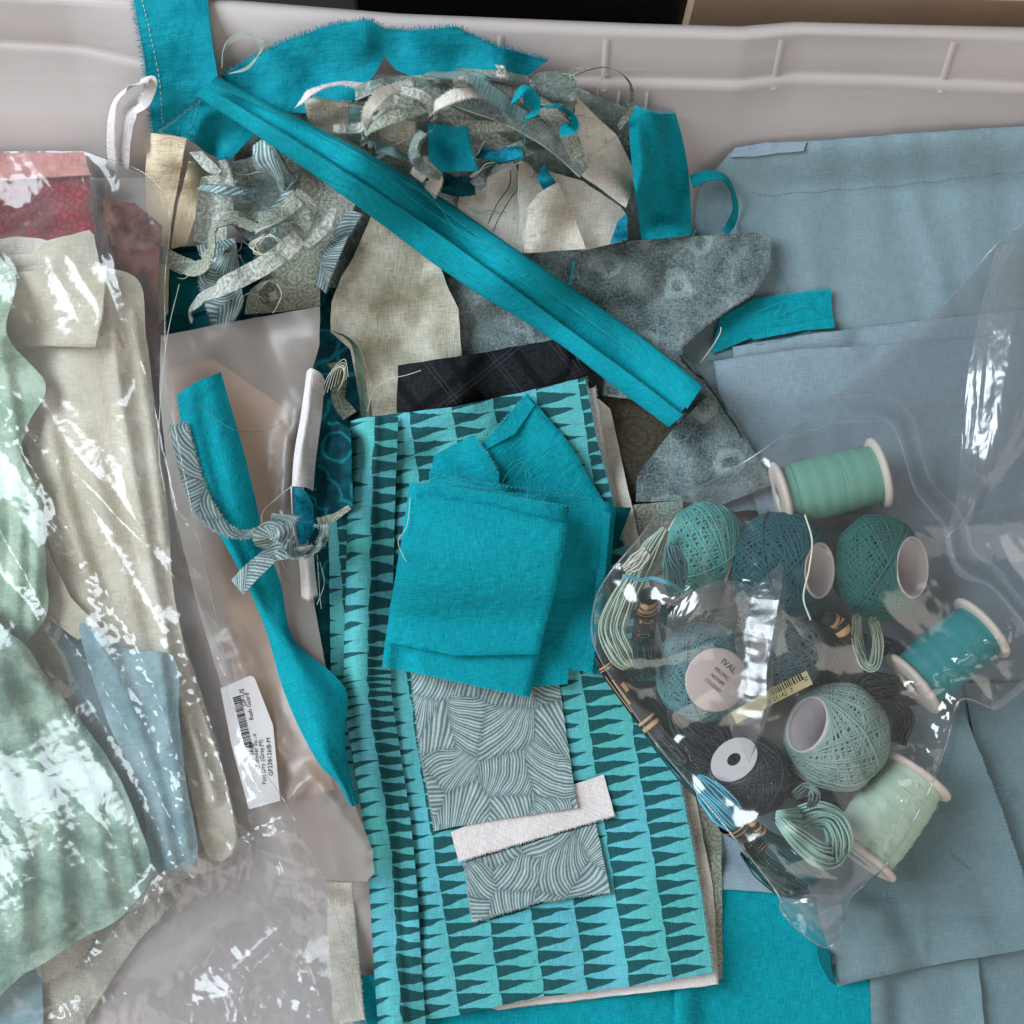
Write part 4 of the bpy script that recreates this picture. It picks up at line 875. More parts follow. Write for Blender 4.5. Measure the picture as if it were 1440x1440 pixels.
for k in range(34):
    x, y = rr.uniform(480, 870), rr.uniform(120, 320)
    if (x-560)*.62 < y-330: continue
    a0 = rr.uniform(0, 6.28); pts = [(x, y, 0)]
    for i in range(5):
        a0 += rr.uniform(-.9, .9); x += 11*math.cos(a0); y += 9*math.sin(a0); pts.append((x, y, rr.uniform(.5, 4)))
    thread((Y['cream'], Y['sage'], Y['greyg'], Y['turq'])[k % 4], pts, r=.16, parent=hosts[k % len(hosts)], R=1)
# ------------------------------------------------------------------ curly strips at upper left
flat('fabric_scrap', 'dark green print scrap deep in the upper left curls', 'scrap', m['floral_dk'], [(320, 230), (390, 210), (420, 260), (400, 310), (330, 310)], wr=[(2, 18)], lift=2)
flat('fabric_scrap', 'turquoise cotton under the curls, left of the frosted pouch', 'scrap', m['teal_dk'], [(235, 360), (300, 350), (360, 380), (330, 470), (232, 475)], wr=[(2, 22), (.6, 9)], lift=1)
so = LAST['o']; flat('folded_layer', None, None, m['teal_dk'], [(240, 385), (300, 395), (310, 430), (262, 445), (240, 440)], parent=so, wr=[(1, 20)], fold=[(0, 2)])
flat('fabric_strip', 'wide warm cream strip below the turquoise strip', 'strip', m['cream_w'], [(210, 187), (262, 194), (252, 250), (240, 320), (236, 440), (214, 470), (205, 400), (206, 300), (204, 240)], wr=[(1, 25)], fray=[(1, 3, 1)], lift=1)
flat('fabric_strip', 'narrow warm cream strip beside the wide cream one', 'strip', m['cream_w'], [(266, 227), (290, 233), (280, 290), (262, 345), (240, 350), (250, 290)], wr=[(.8, 25)], lift=4, fray=[(0, 3, .8)])
flat('fabric_scrap', 'light grey lace print scrap beside the cream strips', 'scrap', m['lace'], [(283, 249), (308, 246), (334, 253), (322, 290), (318, 346), (300, 350), (272, 338), (276, 290)], wr=[(1.4, 20)], lift=4, ctrl=[(284, 250, 3), (330, 255, 4), (300, 340, 0)])
flat('fabric_scrap', 'little pale print curl above the light lace scrap', 'scrap', m['lace'], [(266, 214), (284, 213), (300, 228), (312, 240), (304, 248), (286, 238)], wr=[(1.5, 10)], lift=5)
net('fabric_scrap', 'white line print scrap curled beneath the long strip', 'scrap', m['leafy'], [[(356, 205, 3), (370, 196, 9), (384, 204, 11)], [(360, 228, 4), (384, 220, 12), (400, 232, 10)], [(386, 250, 3), (398, 252, 11), (408, 250, 5)], [(396, 275, 1), (400, 277, 5), (404, 272, 2)]], wr=[(.6, 12)], fray='L')
flat('fabric_scrap', 'large grey lace print scrap hanging left of the tan wedge', 'scrap', m['lace'], [(428, 236), (470, 250), (500, 284), (488, 330), (470, 372), (440, 360), (410, 340), (394, 320), (404, 290), (418, 270)], wr=[(1.6, 24)], lift=5, ctrl=[(430, 240, 4), (480, 280, 5), (420, 340, 3)])
flat('fabric_scrap', 'olive lace print scrap rolled at its lower end above the pouch', 'scrap', m['lace_dk'], [(402, 340), (440, 330), (466, 350), (450, 400), (450, 430), (400, 438), (344, 442), (348, 415), (380, 380)], wr=[(1.4, 20)], lift=6, ctrl=[(350, 430, 5), (440, 420, 1)])
so = LAST['o']
net('rolled_end', None, None, m['lace_dk'], [[(366, 432, 1), (350, 425, 5), (352, 408, 10), (372, 396, 12), (392, 402, 11), (394, 416, 8), (382, 424, 7), (378, 412, 8)], [(400, 436, 0), (372, 428, 4), (364, 412, 10), (384, 392, 13), (402, 396, 12), (404, 410, 9), (392, 418, 8), (388, 408, 8)]], parent=so, wr=[], lin_v=True)
ribbon('fabric_strip', 'leaf line print strip running down beside the tan wedge', 'strip', m['leafy'], [(500, 298, 4), (480, 330, 5), (462, 370, 5), (450, 405, 3)], [22, 26, 26, 22], roll=[-15, -20, -20, -10], fray='L')
offcuts(79, 7, (290, 250, 430, 380), (('lace', 'pale grey'), ('leafy', 'line print'), ('lace_dk', 'olive')), 'at upper left', 'thin offcuts at upper left')
flat('fabric_scrap', 'pale green leaf print scrap behind the pointed strip', 'scrap', m['leafy'], [(276, 345), (330, 335), (336, 372), (290, 380)], wr=[(1.2, 16)], lift=5, ang=30)
net('fabric_strip', 'pointed strip of pale leaf line print hanging over the pouch', 'strip', m['leafy'], [[(330, 342, 9), (331, 342, 9), (332, 343, 9)], [(284, 382, 6), (312, 384, 10), (336, 376, 8)], [(284, 412, 6), (314, 416, 11), (340, 405, 8)], [(296, 450, 6), (318, 452, 10), (340, 432, 7)], [(304, 488, 4), (305, 490, 5), (306, 489, 4)]], wr=[(.8, 14)], fray='L')
ribbon('fabric_strip', 'olive print ribbon end sticking out to the left over the bag', 'strip', m['lace_dk'], [(158, 326, 14), (195, 342, 13), (235, 362, 12), (262, 375, 11), (285, 374, 12), (296, 350, 15), (302, 322, 18), (330, 312, 19), (362, 318, 17), (395, 300, 13), (418, 278, 9)], [20, 22, 24, 26, 28, 26, 22, 22, 22, 24, 26], roll=[0, -5, -10, -10, 20, 45, 50, 35, 20, 0, 0], wr=.6)
ribbon('fabric_strip', 'grey lace print ribbon looping around in the upper left', 'strip', m['lace'], [(268, 452, 8), (272, 430, 12), (300, 410, 17), (340, 390, 19), (380, 368, 20), (408, 346, 20), (420, 326, 19), (408, 312, 18), (385, 316, 17), (360, 326, 15)], [10, 22, 26, 28, 28, 26, 20, 16, 14, 10], roll=[40, 25, 5, 0, 0, -25, -60, -75, -60, -30], wr=.5)
so = LAST['o']
for k in range(4): thread(Y['cream'], [(395, 390, 12), (360+4*k, 346-2*k, 20), (380, 332-2*k, 22), (402-2*k, 345+3*k, 21), (375-5*k, 358, 20), (350+3*k, 345, 19), (372, 330, 19), (415, 386+3*k, 12)][k:7], parent=so, r=.22)
thread(Y['cream'], [(384, 392, 14), (396, 412, 14), (390, 430, 10), (384, 440, 8)], parent=so, r=.25)

for k in range(26):
    x, y = rr.uniform(270, 470), rr.uniform(230, 430); a0 = rr.uniform(0, 6.28); pts = [(x, y, 0)]
    for i in range(5):
        a0 += rr.uniform(-.9, .9); x += 9*math.cos(a0); y += 8*math.sin(a0); pts.append((x, y, rr.uniform(.5, 4)))
    thread((Y['cream'], Y['sage'], Y['greyg'])[k % 3], pts, r=.15, parent=so, R=1)
# ------------------------------------------------------------------ big clear bag at left with its contents
LB = [(-70, 214), (60, 212), (118, 213), (205, 245), (238, 300), (232, 400), (236, 540), (262, 680), (302, 860), (316, 930), (326, 985), (343, 1046), (372, 1086), (402, 1130), (452, 1230), (486, 1330), (530, 1520), (-70, 1520)]
bagL = thing('plastic_bag', 'large clear crinkled plastic bag of red, cream and sage fabrics at left', 'plastic bag', tuple(P(150, 900, .005)))
flat('back_film', None, None, m['film_back'], LB, film=True, parent=bagL, wr=[(2, 50)], R=10, res=10)
flat('folded_fabric', 'red brown batik folded at the right side inside the left bag', 'fabric', m['brown'], [(120, 276), (190, 286), (228, 318), (222, 400), (226, 560), (196, 566), (160, 420)], wr=[(3, 20, 80, 2), (1, 8)], lift=1)
rd = flat('folded_fabric', 'dark red pebble print fabric at the top of the left bag', 'fabric', m['pebble'], [(-70, 250), (124, 240), (132, 300), (140, 372), (-70, 380)], wr=[(1.5, 40)], fold=[(1, 3)], r=2, lift=2)
flat('turned_back_band', None, None, m['pinkback'], [(-70, 217), (118, 214), (127, 246), (60, 250), (-70, 258)], parent=rd, wr=[(.8, 30)], gap=.3, fray=[(2, 4, 1.)])
flat('fabric_piece', 'pale tan fabric at the bottom of the left bag', 'fabric', m['tanmarble'], [(-70, 1180), (200, 1180), (262, 1240), (190, 1330), (120, 1440), (100, 1520), (-70, 1520)], smooth=True, wr=[(4, 30, 40, 2), (1, 10)])
flat('fabric_piece', 'teal fabric in the bottom left corner of the bag', 'fabric', m['steel'], [(-70, 1325), (58, 1330), (64, 1520), (-70, 1520)], wr=[(2, 30)], lift=2)
flat('fabric_piece', 'pale beige cotton lying deepest under the other cloths in the left bag', 'fabric', m['muslin'], [(-70, 420), (170, 390), (222, 640), (250, 860), (290, 1000), (335, 1190), (260, 1236), (150, 1290), (-70, 1300)], smooth=True, wr=[(6, 36, 20, 3), (1.5, 12, 20, 2)], R=6, ridges=[([(250, 900), (290, 1050), (310, 1180)], 6, 16, 1.), ([(120, 1180), (220, 1200), (300, 1210)], 4, 20, 1.)])
flat('fabric_piece', 'dark grey blue fold beside the steel blue strip in the left bag', 'fabric', m['bluegrey3'], [(70, 860), (130, 870), (190, 960), (240, 1090), (262, 1210), (200, 1200), (120, 1020)], smooth=True, wr=[(3, 20, 60, 2)], lift=1)
flat('fabric_piece', 'upper cream piece with a notched end below the red fabric', 'fabric', m['cream'], [(-70, 366), (44, 356), (70, 338), (126, 324), (132, 330), (142, 380), (-70, 400)], wr=[(1.5, 40)], lift=2)
flat('fabric_piece', 'long cream muslin running down the middle of the left bag', 'fabric', m['cream'], [(0, 400), (180, 384), (206, 480), (220, 600), (236, 720), (244, 830), (272, 960), (318, 1100), (330, 1190), (290, 1200), (250, 1050), (180, 1000), (100, 860), (40, 640)], smooth=True, wr=[(4, 30, 15, 4), (1.2, 11, 15, 3)], lift=2, R=6, ridges=[([(150, 400), (170, 560), (205, 760), (240, 940), (300, 1120)], 7, 16, 1.0), ([(90, 500), (130, 660), (180, 830), (215, 960)], 5, 26, 1.2), ([(60, 560), (90, 700), (130, 830)], 5, 18, 1.0), ([(185, 440), (212, 600), (230, 760)], 4, 12, 1.)])
flat('fabric_piece', 'square cream muslin with frayed right edge in the left bag', 'fabric', m['cream'], [(12, 384), (80, 378), (150, 374), (144, 440), (134, 488), (60, 486), (4, 492)], wr=[(1.2, 35)], fray=[(2, 4, 1.4)], fold=[(4, 6)], lift=1)
flat('fabric_piece', 'tan folded strip of cloth in the middle of the left bag', 'fabric', m['cream'], [(66, 770), (100, 840), (138, 880), (110, 900), (70, 870), (52, 820)], wr=[(2, 14)], lift=2)
flat('fabric_piece', 'steel blue marbled cotton strip low in the left bag', 'fabric', m['steel'], [(112, 880), (170, 910), (244, 926), (252, 1010), (262, 1100), (278, 1200), (250, 1222), (214, 1218), (196, 1110), (150, 1010)], smooth=True, wr=[(2, 24, 20, 2), (.8, 9)], lift=3, R=6, ridges=[([(140, 900), (190, 1010), (225, 1120), (240, 1215)], 6, 18, 1.), ([(225, 925), (238, 1040), (262, 1190)], 4, 14, 1.)])
flat('fabric_piece', 'sage green batik strip hanging along the left border', 'fabric', m['sage'], [(-70, 372), (20, 386), (10, 470), (64, 540), (40, 596), (30, 640), (56, 700), (64, 800), (56, 880), (-70, 960)], smooth=True, wr=[(4, 24, 10, 4), (1, 10)], lift=3, R=6, ridges=[([(0, 480), (20, 600), (30, 720), (20, 880)], 7, 16, 1.), ([(-30, 560), (-10, 700), (0, 860)], 6, 18, 1.), ([(40, 640), (50, 720), (52, 800), (44, 880)], 5, 12, 1.)])
flat('fabric_piece', 'broad sage batik piece at the lower left of the bag', 'fabric', m['sage_dk'], [(-70, 880), (20, 895), (64, 950), (110, 1010), (160, 1080), (196, 1160), (212, 1230), (170, 1290), (110, 1322), (40, 1366), (-70, 1400)], smooth=True, wr=[(5, 30, 33, 3), (1.5, 11, 33, 3)], lift=3, R=7, ridges=[([(20, 900), (80, 1000), (130, 1120), (150, 1260)], 7, 20, 1.), ([(-20, 920), (40, 1040), (80, 1160), (90, 1300)], 7, 24, 1.), ([(0, 1060), (30, 1180), (30, 1320)], 6, 22, 1.), ([(90, 985), (160, 1120), (190, 1230)], 5, 13, 1.)])

# ------------------------------------------------------------------ frosted pouch with label
PB = [(226, 472), (330, 452), (450, 431), (449, 486), (428, 560), (424, 640), (430, 720), (442, 850), (462, 960), (486, 1100), (524, 1196), (526, 1228), (516, 1240), (440, 1236), (396, 1190), (340, 1060), (280, 860), (240, 700), (224, 560)]
pouch = thing('frosted_pouch', 'frosted translucent plastic pouch with tan fabric inside and printed label', 'pouch', tuple(P(370, 850, .004)))
flat('back_film', None, None, m['frost'], PB, film=True, parent=pouch, wr=[(1.5, 50)], R=6, res=9)
flat('fabric_piece', 'peach tan fabric folded inside the frosted pouch', 'fabric', m['peach'], [(240, 520), (300, 505), (404, 576), (408, 600), (392, 680), (388, 760), (400, 860), (440, 1000), (470, 1110), (420, 1120), (350, 1000), (280, 800), (246, 640)], wr=[(4, 30, 70, 2.5), (1, 12)], lift=2, R=5)
flat('fabric_piece', 'taupe brown fabric deep inside the frosted pouch', 'fabric', m['taupe'], [(236, 640), (300, 720), (310, 830), (330, 960), (300, 900), (250, 760)], wr=[(2, 20)], lift=2)
flat('front_film', None, None, m['frost'], PB, film=True, parent=pouch, wr=[(3.5, 45, 70, 1.6), (1.6, 26, 20, 6, True), (.5, 12, 100, 5, True)], R=9, res=6, lift=2, ridges=[([(430, 560), (405, 620), (400, 700)], 4, 22), ([(410, 1120), (440, 1090), (520, 1200)], 5, 20), ([(330, 900), (390, 1050)], 3, 25)])
# white textile band and dark things right of the pouch
flat('fabric_scrap', 'dark teal velvet like batik scrap between pouch and striped roll', 'scrap', m['swirl'], [(446, 600), (470, 590), (494, 604), (496, 712), (470, 724), (446, 730)], wr=[(1.4, 18)], lift=4)
flat('fabric_scrap', 'brown edge of a folded scrap under the teal batik', 'scrap', m['lace_dk'], [(446, 728), (470, 722), (490, 710), (494, 716), (470, 734), (448, 742)], wr=[(.4, 12)], lift=4)
wb = net('folded_strip', 'white folded strip with teal lining standing next to the pouch', 'strip', m['white'], [[(432, 522, 3), (438, 518, 7), (450, 524, 8), (456, 534, 4)], [(424, 580, 4), (432, 580, 9), (440, 582, 7), (452, 584, 4)], [(414, 640, 4), (422, 642, 9), (432, 644, 7.5), (444, 644, 4)], [(411, 684, 4), (416, 684, 8), (432, 686, 9), (440, 690, 4)]], wr=[(2., 10, 10, 3), (.5, 6)])
net('open_end', None, None, m['white'], [[(411, 684, 5), (410, 684, 3), (409, 683, 1)], [(412, 720, 4), (412, 720, 3), (411, 720, 1)], [(416, 762, 3), (415, 762, 2), (414, 762, .5)]], parent=wb, wr=[])
flat('lining', None, None, m['tealbatik'], [(412, 684), (430, 690), (440, 710), (441, 748), (430, 764), (420, 766), (414, 730)], parent=wb, wr=[(1, 12)], lift=1)
net('hanging_end', None, None, m['white'], [[(418, 770, 3), (428, 768, 8), (440, 766, 4)], [(422, 800, 3), (432, 800, 8), (442, 798, 4)], [(424, 838, 2), (434, 842, 5), (446, 834, 3)]], parent=wb, wr=[(.4, 12)], fray='B')
# label on the pouch
lab = flat('label', None, None, m['sticker'], [(310, 968), (352, 950), (358, 953), (384, 1020), (393, 1116), (394, 1126), (350, 1138), (326, 1050)], parent=pouch, wr=[], R=8, jit=0, gap=.3, th=.1, film=True)
bars = []; rr = random.Random(5); t = 0.0
while t < 1:
    wdt = rr.choice([.008, .014, .022]); x0 = 327+t*17; y0 = 981+t*72; x1 = 327+(t+wdt)*17; y1 = 981+(t+wdt)*72
    bars.append([(x0, y0), (x0+11, y0-3), (x1+11, y1-3), (x1, y1)]); t += wdt+rr.choice([.009, .015, .02])
print_quads('barcode', m['ink'], lab, bars)
for s_, x, y, sz, an_, sx_ in (('GF-US', 346, 993, 9.4, -98, 1.0), ('SR8V', 357.5, 1062, 9, -96, 1.0), ('Rash Guard', 356.5, 1012, 8.6, -101, .95), ('Pullover Su...o', 364.5, 1078, 8.6, -96, .95), ('Fast Dry (Gray,M)', 374.5, 1103, 8.6, -95, 1.0), ('GF23B126IB-M', 383.5, 1091, 8.6, -94, 1.02)):
    text(s_, m['ink'], lab, x, y, sz, an_, sx=sx_)
# bias strip and tied ribbon lying on the pouch
net('bias_strip', 'turquoise bias strip with centre crease lying down the frosted pouch', 'strip', m['turq'], [
    [(249, 556, 3), (264, 545, 5), (280, 535, 5), (296, 529, 5), (310, 523, 3)], [(256, 600, 2), (272, 592, 4), (288, 588, 2.6), (305, 580, 4), (324, 572, 3)],
    [(272, 668, 2), (288, 662, 4), (304, 662, 2.4), (322, 654, 4), (344, 642, 3)], [(294, 724, 2), (306, 726, 4), (322, 732, 2.4), (340, 722, 4), (360, 708, 3)],
    [(324, 778, 2), (334, 782, 4), (348, 784, 2.6), (358, 776, 4), (372, 764, 3)], [(352, 832, 3), (360, 834, 5), (370, 832, 4), (382, 826, 5), (394, 818, 4)],
    [(376, 890, 3), (384, 890, 7), (398, 892, 7), (408, 896, 4), (412, 898, 2)], [(396, 960, 3), (410, 954, 9), (428, 950, 10), (452, 948, 5), (470, 950, 3)],
    [(420, 1020, 3), (436, 1008, 10), (456, 994, 9), (476, 986, 4), (488, 980, 2)], [(450, 1075, 4), (460, 1068, 9), (470, 1060, 7), (480, 1050, 4), (484, 1040, 2)], [(474, 1098, 3), (482, 1104, 5), (488, 1106, 3), (492, 1104, 2), (494, 1100, 1)], [(490, 1126, 1), (494, 1132, 2), (498, 1134, 1), (500, 1132, 1), (502, 1130, 0)]], wr=[(.5, 20)], th=.7, R=5)
thread(Y['mix'], [(277, 566, 1), (305, 590, 2), (335, 606, 3), (375, 605, 3), (400, 590, 2)], parent=LAST['o'], r=.15)
kn = ribbon('tied_ribbon', 'grey line print ribbon tied in a knot around the turquoise strip', 'ribbon', m['flow'], [(250, 596, 2), (258, 630, 3), (272, 680, 3), (292, 722, 5), (318, 746, 8), (345, 752, 10), (372, 746, 11), (392, 738, 12), (402, 730, 12)], [22, 26, 28, 28, 22, 20, 20, 20, 22], roll=[10, 20, 25, 30, 50, 55, 40, 20, 0], fray='LR', frayl=2.)
ribbon('ribbon_tail', None, None, m['flow'], [(334, 826, 6), (352, 806, 9), (374, 786, 12), (392, 768, 14), (400, 756, 13)], [26, 26, 24, 22, 18], roll=[0, 5, 5, 0, 0], parent=kn)
ribbon('ribbon_tail', None, None, m['flow'], [(402, 724, 10), (396, 734, 13), (388, 748, 14), (384, 760, 12)], [38, 32, 22, 16], roll=[0, 0, 0, 0], parent=kn, fray='L')
ribbon('knot', None, None, m['flow'], [(372, 772, 12), (366, 756, 15), (376, 744, 18), (392, 746, 19), (404, 760, 18), (404, 776, 16), (388, 782, 14)], [14, 20, 22, 22, 20, 18, 12], roll=[10, -30, -40, -30, 10, 30, 20], parent=kn)
ribbon('ribbon_loop', None, None, m['flow'], [(404, 770, 14), (424, 778, 15), (442, 772, 14), (453, 756, 11), (452, 738, 8)], [16, 20, 22, 20, 16], roll=[20, 35, 45, 40, 20], parent=kn, fray='RL', frayl=2)
for pth in ([(396, 790, 8), (406, 806, 8), (420, 818, 6)], [(446, 780, 8), (448, 810, 6), (450, 840, 4), (452, 856, 3)], [(450, 790, 8), (456, 820, 5), (446, 850, 4)], [(368, 742, 11), (370, 720, 9), (390, 700, 8), (410, 684, 10)]): thread(Y['sage'], pth, parent=kn, r=.2)
flat('fabric_scrap', 'pale grey cotton slip sticking out below the pouch', 'scrap', m['muslin'], [(462, 1240), (494, 1242), (502, 1330), (512, 1434), (470, 1440), (460, 1300)], wr=[(1.2, 25)], fray=[(1, 3, 1.2)])

# front film of the left bag
flat('front_film', None, None, m['film_l'], LB, film=True, parent=bagL, wr=[(3, 48, 33, 3.5), (1.5, 17, 30, 8, True), (.5, 8, 45, 6, True), (.25, 5, 120, 3, True)], R=8, res=3.6, lift=1.5,
     ridges=[([(0, 560), (110, 668), (200, 765), (300, 872), (360, 1000)], 4, 16, 1.0, .15), ([(10, 590), (60, 680), (125, 790), (180, 880), (215, 960), (250, 1060), (268, 1200)], 5, 30, 1.3, 1.0), ([(0, 745), (60, 850), (140, 955), (200, 1060), (260, 1200)], 5, 22, 1.2, .9), ([(232, 1236), (190, 1290), (130, 1370), (104, 1440)], 7, 26, 1.2, 1.0), ([(250, 1250), (330, 1200), (400, 1170), (424, 1300), (345, 1376), (330, 1440)], 5, 22, 1.1, .9),
             ([(125, 215), (150, 330), (215, 560), (250, 720)], 4, 16, 1., .2), ([(255, 900), (300, 1020), (330, 1160), (390, 1235)], 5, 22, 1.2, .8), ([(60, 1440), (180, 1400), (300, 1420)], 4, 22, 1.2, .8), ([(420, 1300), (460, 1440)], 4, 18, 1.2, .6)])
flat('folded_film', None, None, m['film_l'], [(230, 1225), (300, 1190), (410, 1150), (452, 1236), (486, 1330), (520, 1520), (90, 1520), (104, 1400), (150, 1320)], film=True, parent=bagL, wr=[(5, 34, 20, 2), (2.6, 14, 70, 3, True), (1.8, 9, 0, 3, True), (.6, 5, 40, 2, True)], R=6, res=3.8, lift=2)
LAST['keep'] = None
B = Buf(); e = catmull(np.array([(118, 213), (205, 245), (238, 300), (232, 400), (236, 540), (262, 680), (302, 860), (316, 930), (326, 985), (343, 1046), (372, 1086), (402, 1130), (452, 1230), (486, 1330), (530, 1500)], float), 160)
B.tube(settle(e[:, 0], e[:, 1], .0003, 2), .00025, 5); B.build('sealed_edge', m['seam'], bagL)

# ------------------------------------------------------------------ the long folded strip across everything
A = lambda pts, n=9: catmull(np.array(pts, float), n)
sw = A([(274, 133), (400, 216), (520, 302), (643, 393), (778, 477), (860, 540), (941, 600)], 14); lo_ = A([(292, 123), (400, 189), (539, 276), (678, 373), (803, 466), (900, 537), (960, 584)], 14)
up_ = A([(296, 117), (400, 164), (539, 238), (678, 336), (803, 432), (900, 506), (967, 574)], 14); ne = A([(304, 108), (400, 158), (567, 246), (733, 358), (840, 430), (900, 473), (988, 543)], 14)
ls = net('bias_strip', 'long turquoise double folded strip lying diagonally over the pile', 'strip', m['turq'],
    [[(*lo_[i], 9.5), (*(lo_[i]*.55+sw[i]*.45), 7.6), (*(lo_[i]*.12+sw[i]*.88), 4.6), (*(sw[i]), 2.2), (*(lo_[i]*.2+sw[i]*.8), .6), (*(sw[i]*.5+ne[i]*.5), .4), (*(up_[i]*.2+ne[i]*.8), .6), (*ne[i], 2.2), (*(up_[i]*.12+ne[i]*.88), 4.8), (*(up_[i]*.55+ne[i]*.45), 7.4), (*up_[i], 9.0)] for i in range(14)],
    wr=[(.5, 30, 30, 2)], R=10, th=.6, fray='LR', frayl=.7, uvrot=True)
for pth in ([(540, 242, 5), (580, 280, 7), (640, 320, 7), (690, 345, 5)], [(560, 250, 5), (610, 282, 8), (650, 330, 6), (720, 352, 5)]): thread(Y['turq'], pth, parent=ls, r=.14)
thread(Y['turq'], [(808, 366, 0), (804, 385, 1), (802, 402, 0)], r=.6, name='loose_thread', label='short turquoise snippet lying on the grey floral fabric', cat='thread')
# ------------------------------------------------------------------ bag of threads
def frame(a):
    a = np.asarray(a, float); a = a/np.linalg.norm(a); t = np.array([0, 0, 1.]) if abs(a[2]) < .8 else np.array([0, 1., 0]); e1 = np.cross(a, t); e1 /= np.linalg.norm(e1); return a, e1, np.cross(a, e1)
def lathe(B, c, a, prof_, n=40, closed=False):
    a, e1, e2 = frame(a); an = np.arange(n)*2*np.pi/n
    v = np.array([[np.asarray(c)+a*h+r_*(math.cos(q)*e1+math.sin(q)*e2) for q in an] for h, r_ in prof_]); k = len(prof_)
    B.add(v, [(i*n+j, i*n+(j+1) % n, ((i+1) % k)*n+(j+1) % n, ((i+1) % k)*n+j) for i in range(k if closed else k-1) for j in range(n)])
def axis(deg, elev):
    """direction in the photo plane (deg clockwise from right), raised by elev degrees"""
    d, e = math.radians(deg), math.radians(elev); return np.array([math.cos(d)*math.cos(e), -math.sin(d)*math.cos(e), math.sin(e)])
INNER_SHADE = {}
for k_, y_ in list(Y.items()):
    cc_ = [n_ for n_ in y_.node_tree.nodes if n_.type == 'MIX'][0].inputs[6].default_value[:3]; INNER_SHADE[y_.name] = yarn('inner_'+y_.name, tuple(q*.55 for q in cc_))  # same thread darkened: shade in the gaps between strands put into the colour
def ball(label, px, py, zc, rad, ax, mat, hole=27, squash=.86, core=True, n=84, cr_=1.0, mat2=None):
    c = P(px, py, zc*MM); r_ = rad*MM; a, e1, e2 = frame(ax); t = thing('thread_ball', label, 'thread ball', (c[0], c[1], c[2]-r_), 'balls of thread in the bag')
    B = Buf(); R_ = np.random.RandomState(int(px+py)); th = np.linspace(0, 2*np.pi, 52, endpoint=False)
    for layer, (ga, cnt, rs) in enumerate(((hole, int(n*.62), 1.0), (hole+16, n//4, .985), (hole+34, n//5, .99))):
        for k in range(cnt):
            be = math.radians(90-ga+R_.uniform(-2.5, 2.5)); ph = 2*np.pi*(k+R_.uniform(-.3, .3))/cnt
            nrm = math.cos(be)*a+math.sin(be)*(math.cos(ph)*e1+math.sin(ph)*e2); _, u1, u2 = frame(nrm)
            p = (np.cos(th)[:, None]*u1+np.sin(th)[:, None]*u2)*r_*rs*R_.uniform(.985, 1.01)
            p = p*(1+.05*perlin(p[:, 0]*70+px, p[:, 1]*70+p[:, 2]*50, 3))[:, None]*(R_.uniform(1.01, 1.035) if k % 19 == 7 else 1.); p = p-np.outer(p@a, a)*(1-squash); B.tube(p+c, .00058, 4, closed=True)
    B.build('windings', mat, t)
    hz = math.radians(hole); pr = [(r_*squash*math.cos(q)*.965, r_*math.sin(q)*.965) for q in np.linspace(hz*.9, math.pi-hz*.9, 22)]
    B = Buf(); lathe(B, c, a, pr); B.build('inner_winding', mat2 or INNER_SHADE[mat.name], t)  # body under the strands, in the darkened thread colour that stands for shade
    if core:
        rc = r_*math.sin(hz)*.97*cr_; hl = r_*squash*math.cos(hz)+.0012
        B = Buf(); lathe(B, c, a, [(-hl, rc), (hl, rc), (hl+.0002, rc-.0004), (hl, rc-.0011), (-hl, rc-.0011)], closed=True); B.build('card_tube', m['card'], t)
    vv = np.array([c+r_*np.array([math.cos(q)*math.cos(w_), math.sin(q)*math.cos(w_), math.sin(w_)]) for q in np.linspace(0, 6.28, 60) for w_ in np.linspace(0, 1.57, 24)]); stamp(vv)
    return t, c, a, r_
def spool(label, p0, p1, z0, z1, rf, rb, mat):
    a0 = P(p0[0], p0[1], z0*MM); a1 = P(p1[0], p1[1], z1*MM); ax = a1-a0; L = np.linalg.norm(ax); ax /= L; rf *= MM; rb *= MM
    t = thing('thread_spool', label, 'thread spool', (*((a0+a1)/2)[:2], min(a0[2], a1[2])-rf), 'spools of thread in the bag')
    B = Buf(); nw = 46; pr = []
    for k in range(nw*2+1):
        h = .0034+(L-.0068)*k/(nw*2); u = (h-.0034)/(L-.0068)*2-1; pr.append((h, rb*(1-.10*abs(u)**3)+((.00030+.00022*math.sin(k*12.9898)) if k % 2 else 0)))
    lathe(B, a0, ax, pr, 48); B.build('wound_thread', mat, t)
    B = Buf(); R_ = np.random.RandomState(int(p0[0])); _, f1, f2 = frame(ax)
    for q in range(9):
        th_ = np.linspace(0, 2*np.pi*R_.uniform(.6, 1.2), 40)+R_.uniform(0, 6); hh = .006+(L-.012)*np.clip(R_.uniform(0, 1)+R_.uniform(-.35, .35)*np.linspace(0, 1, 40), 0, 1)
        B.tube(a0+np.outer(hh, ax)+(rb*1.012)*(np.cos(th_)[:, None]*f1+np.sin(th_)[:, None]*f2), .00016, 4)
    B.build('stray_strands', mat, t)
    for s_, o_ in ((1, a0), (-1, a1)):
        B = Buf(); lathe(B, o_, ax*s_, [(.0, .0026), (-.0002, rf*.5), (0, rf*.9), (.0006, rf*.98), (.0016, rf), (.0026, rf*.98), (.0034, rf*.9), (.0036, .0026)], 48, True); B.build('flange', m['flange'], t)
    vv = np.array([a0+ax*L*u+rf*(math.cos(q)*frame(ax)[1]+math.sin(q)*frame(ax)[2]) for u in np.linspace(0, 1, 50) for q in np.linspace(0, 6.28, 60)]); stamp(vv)
    return t, a0, a1, ax
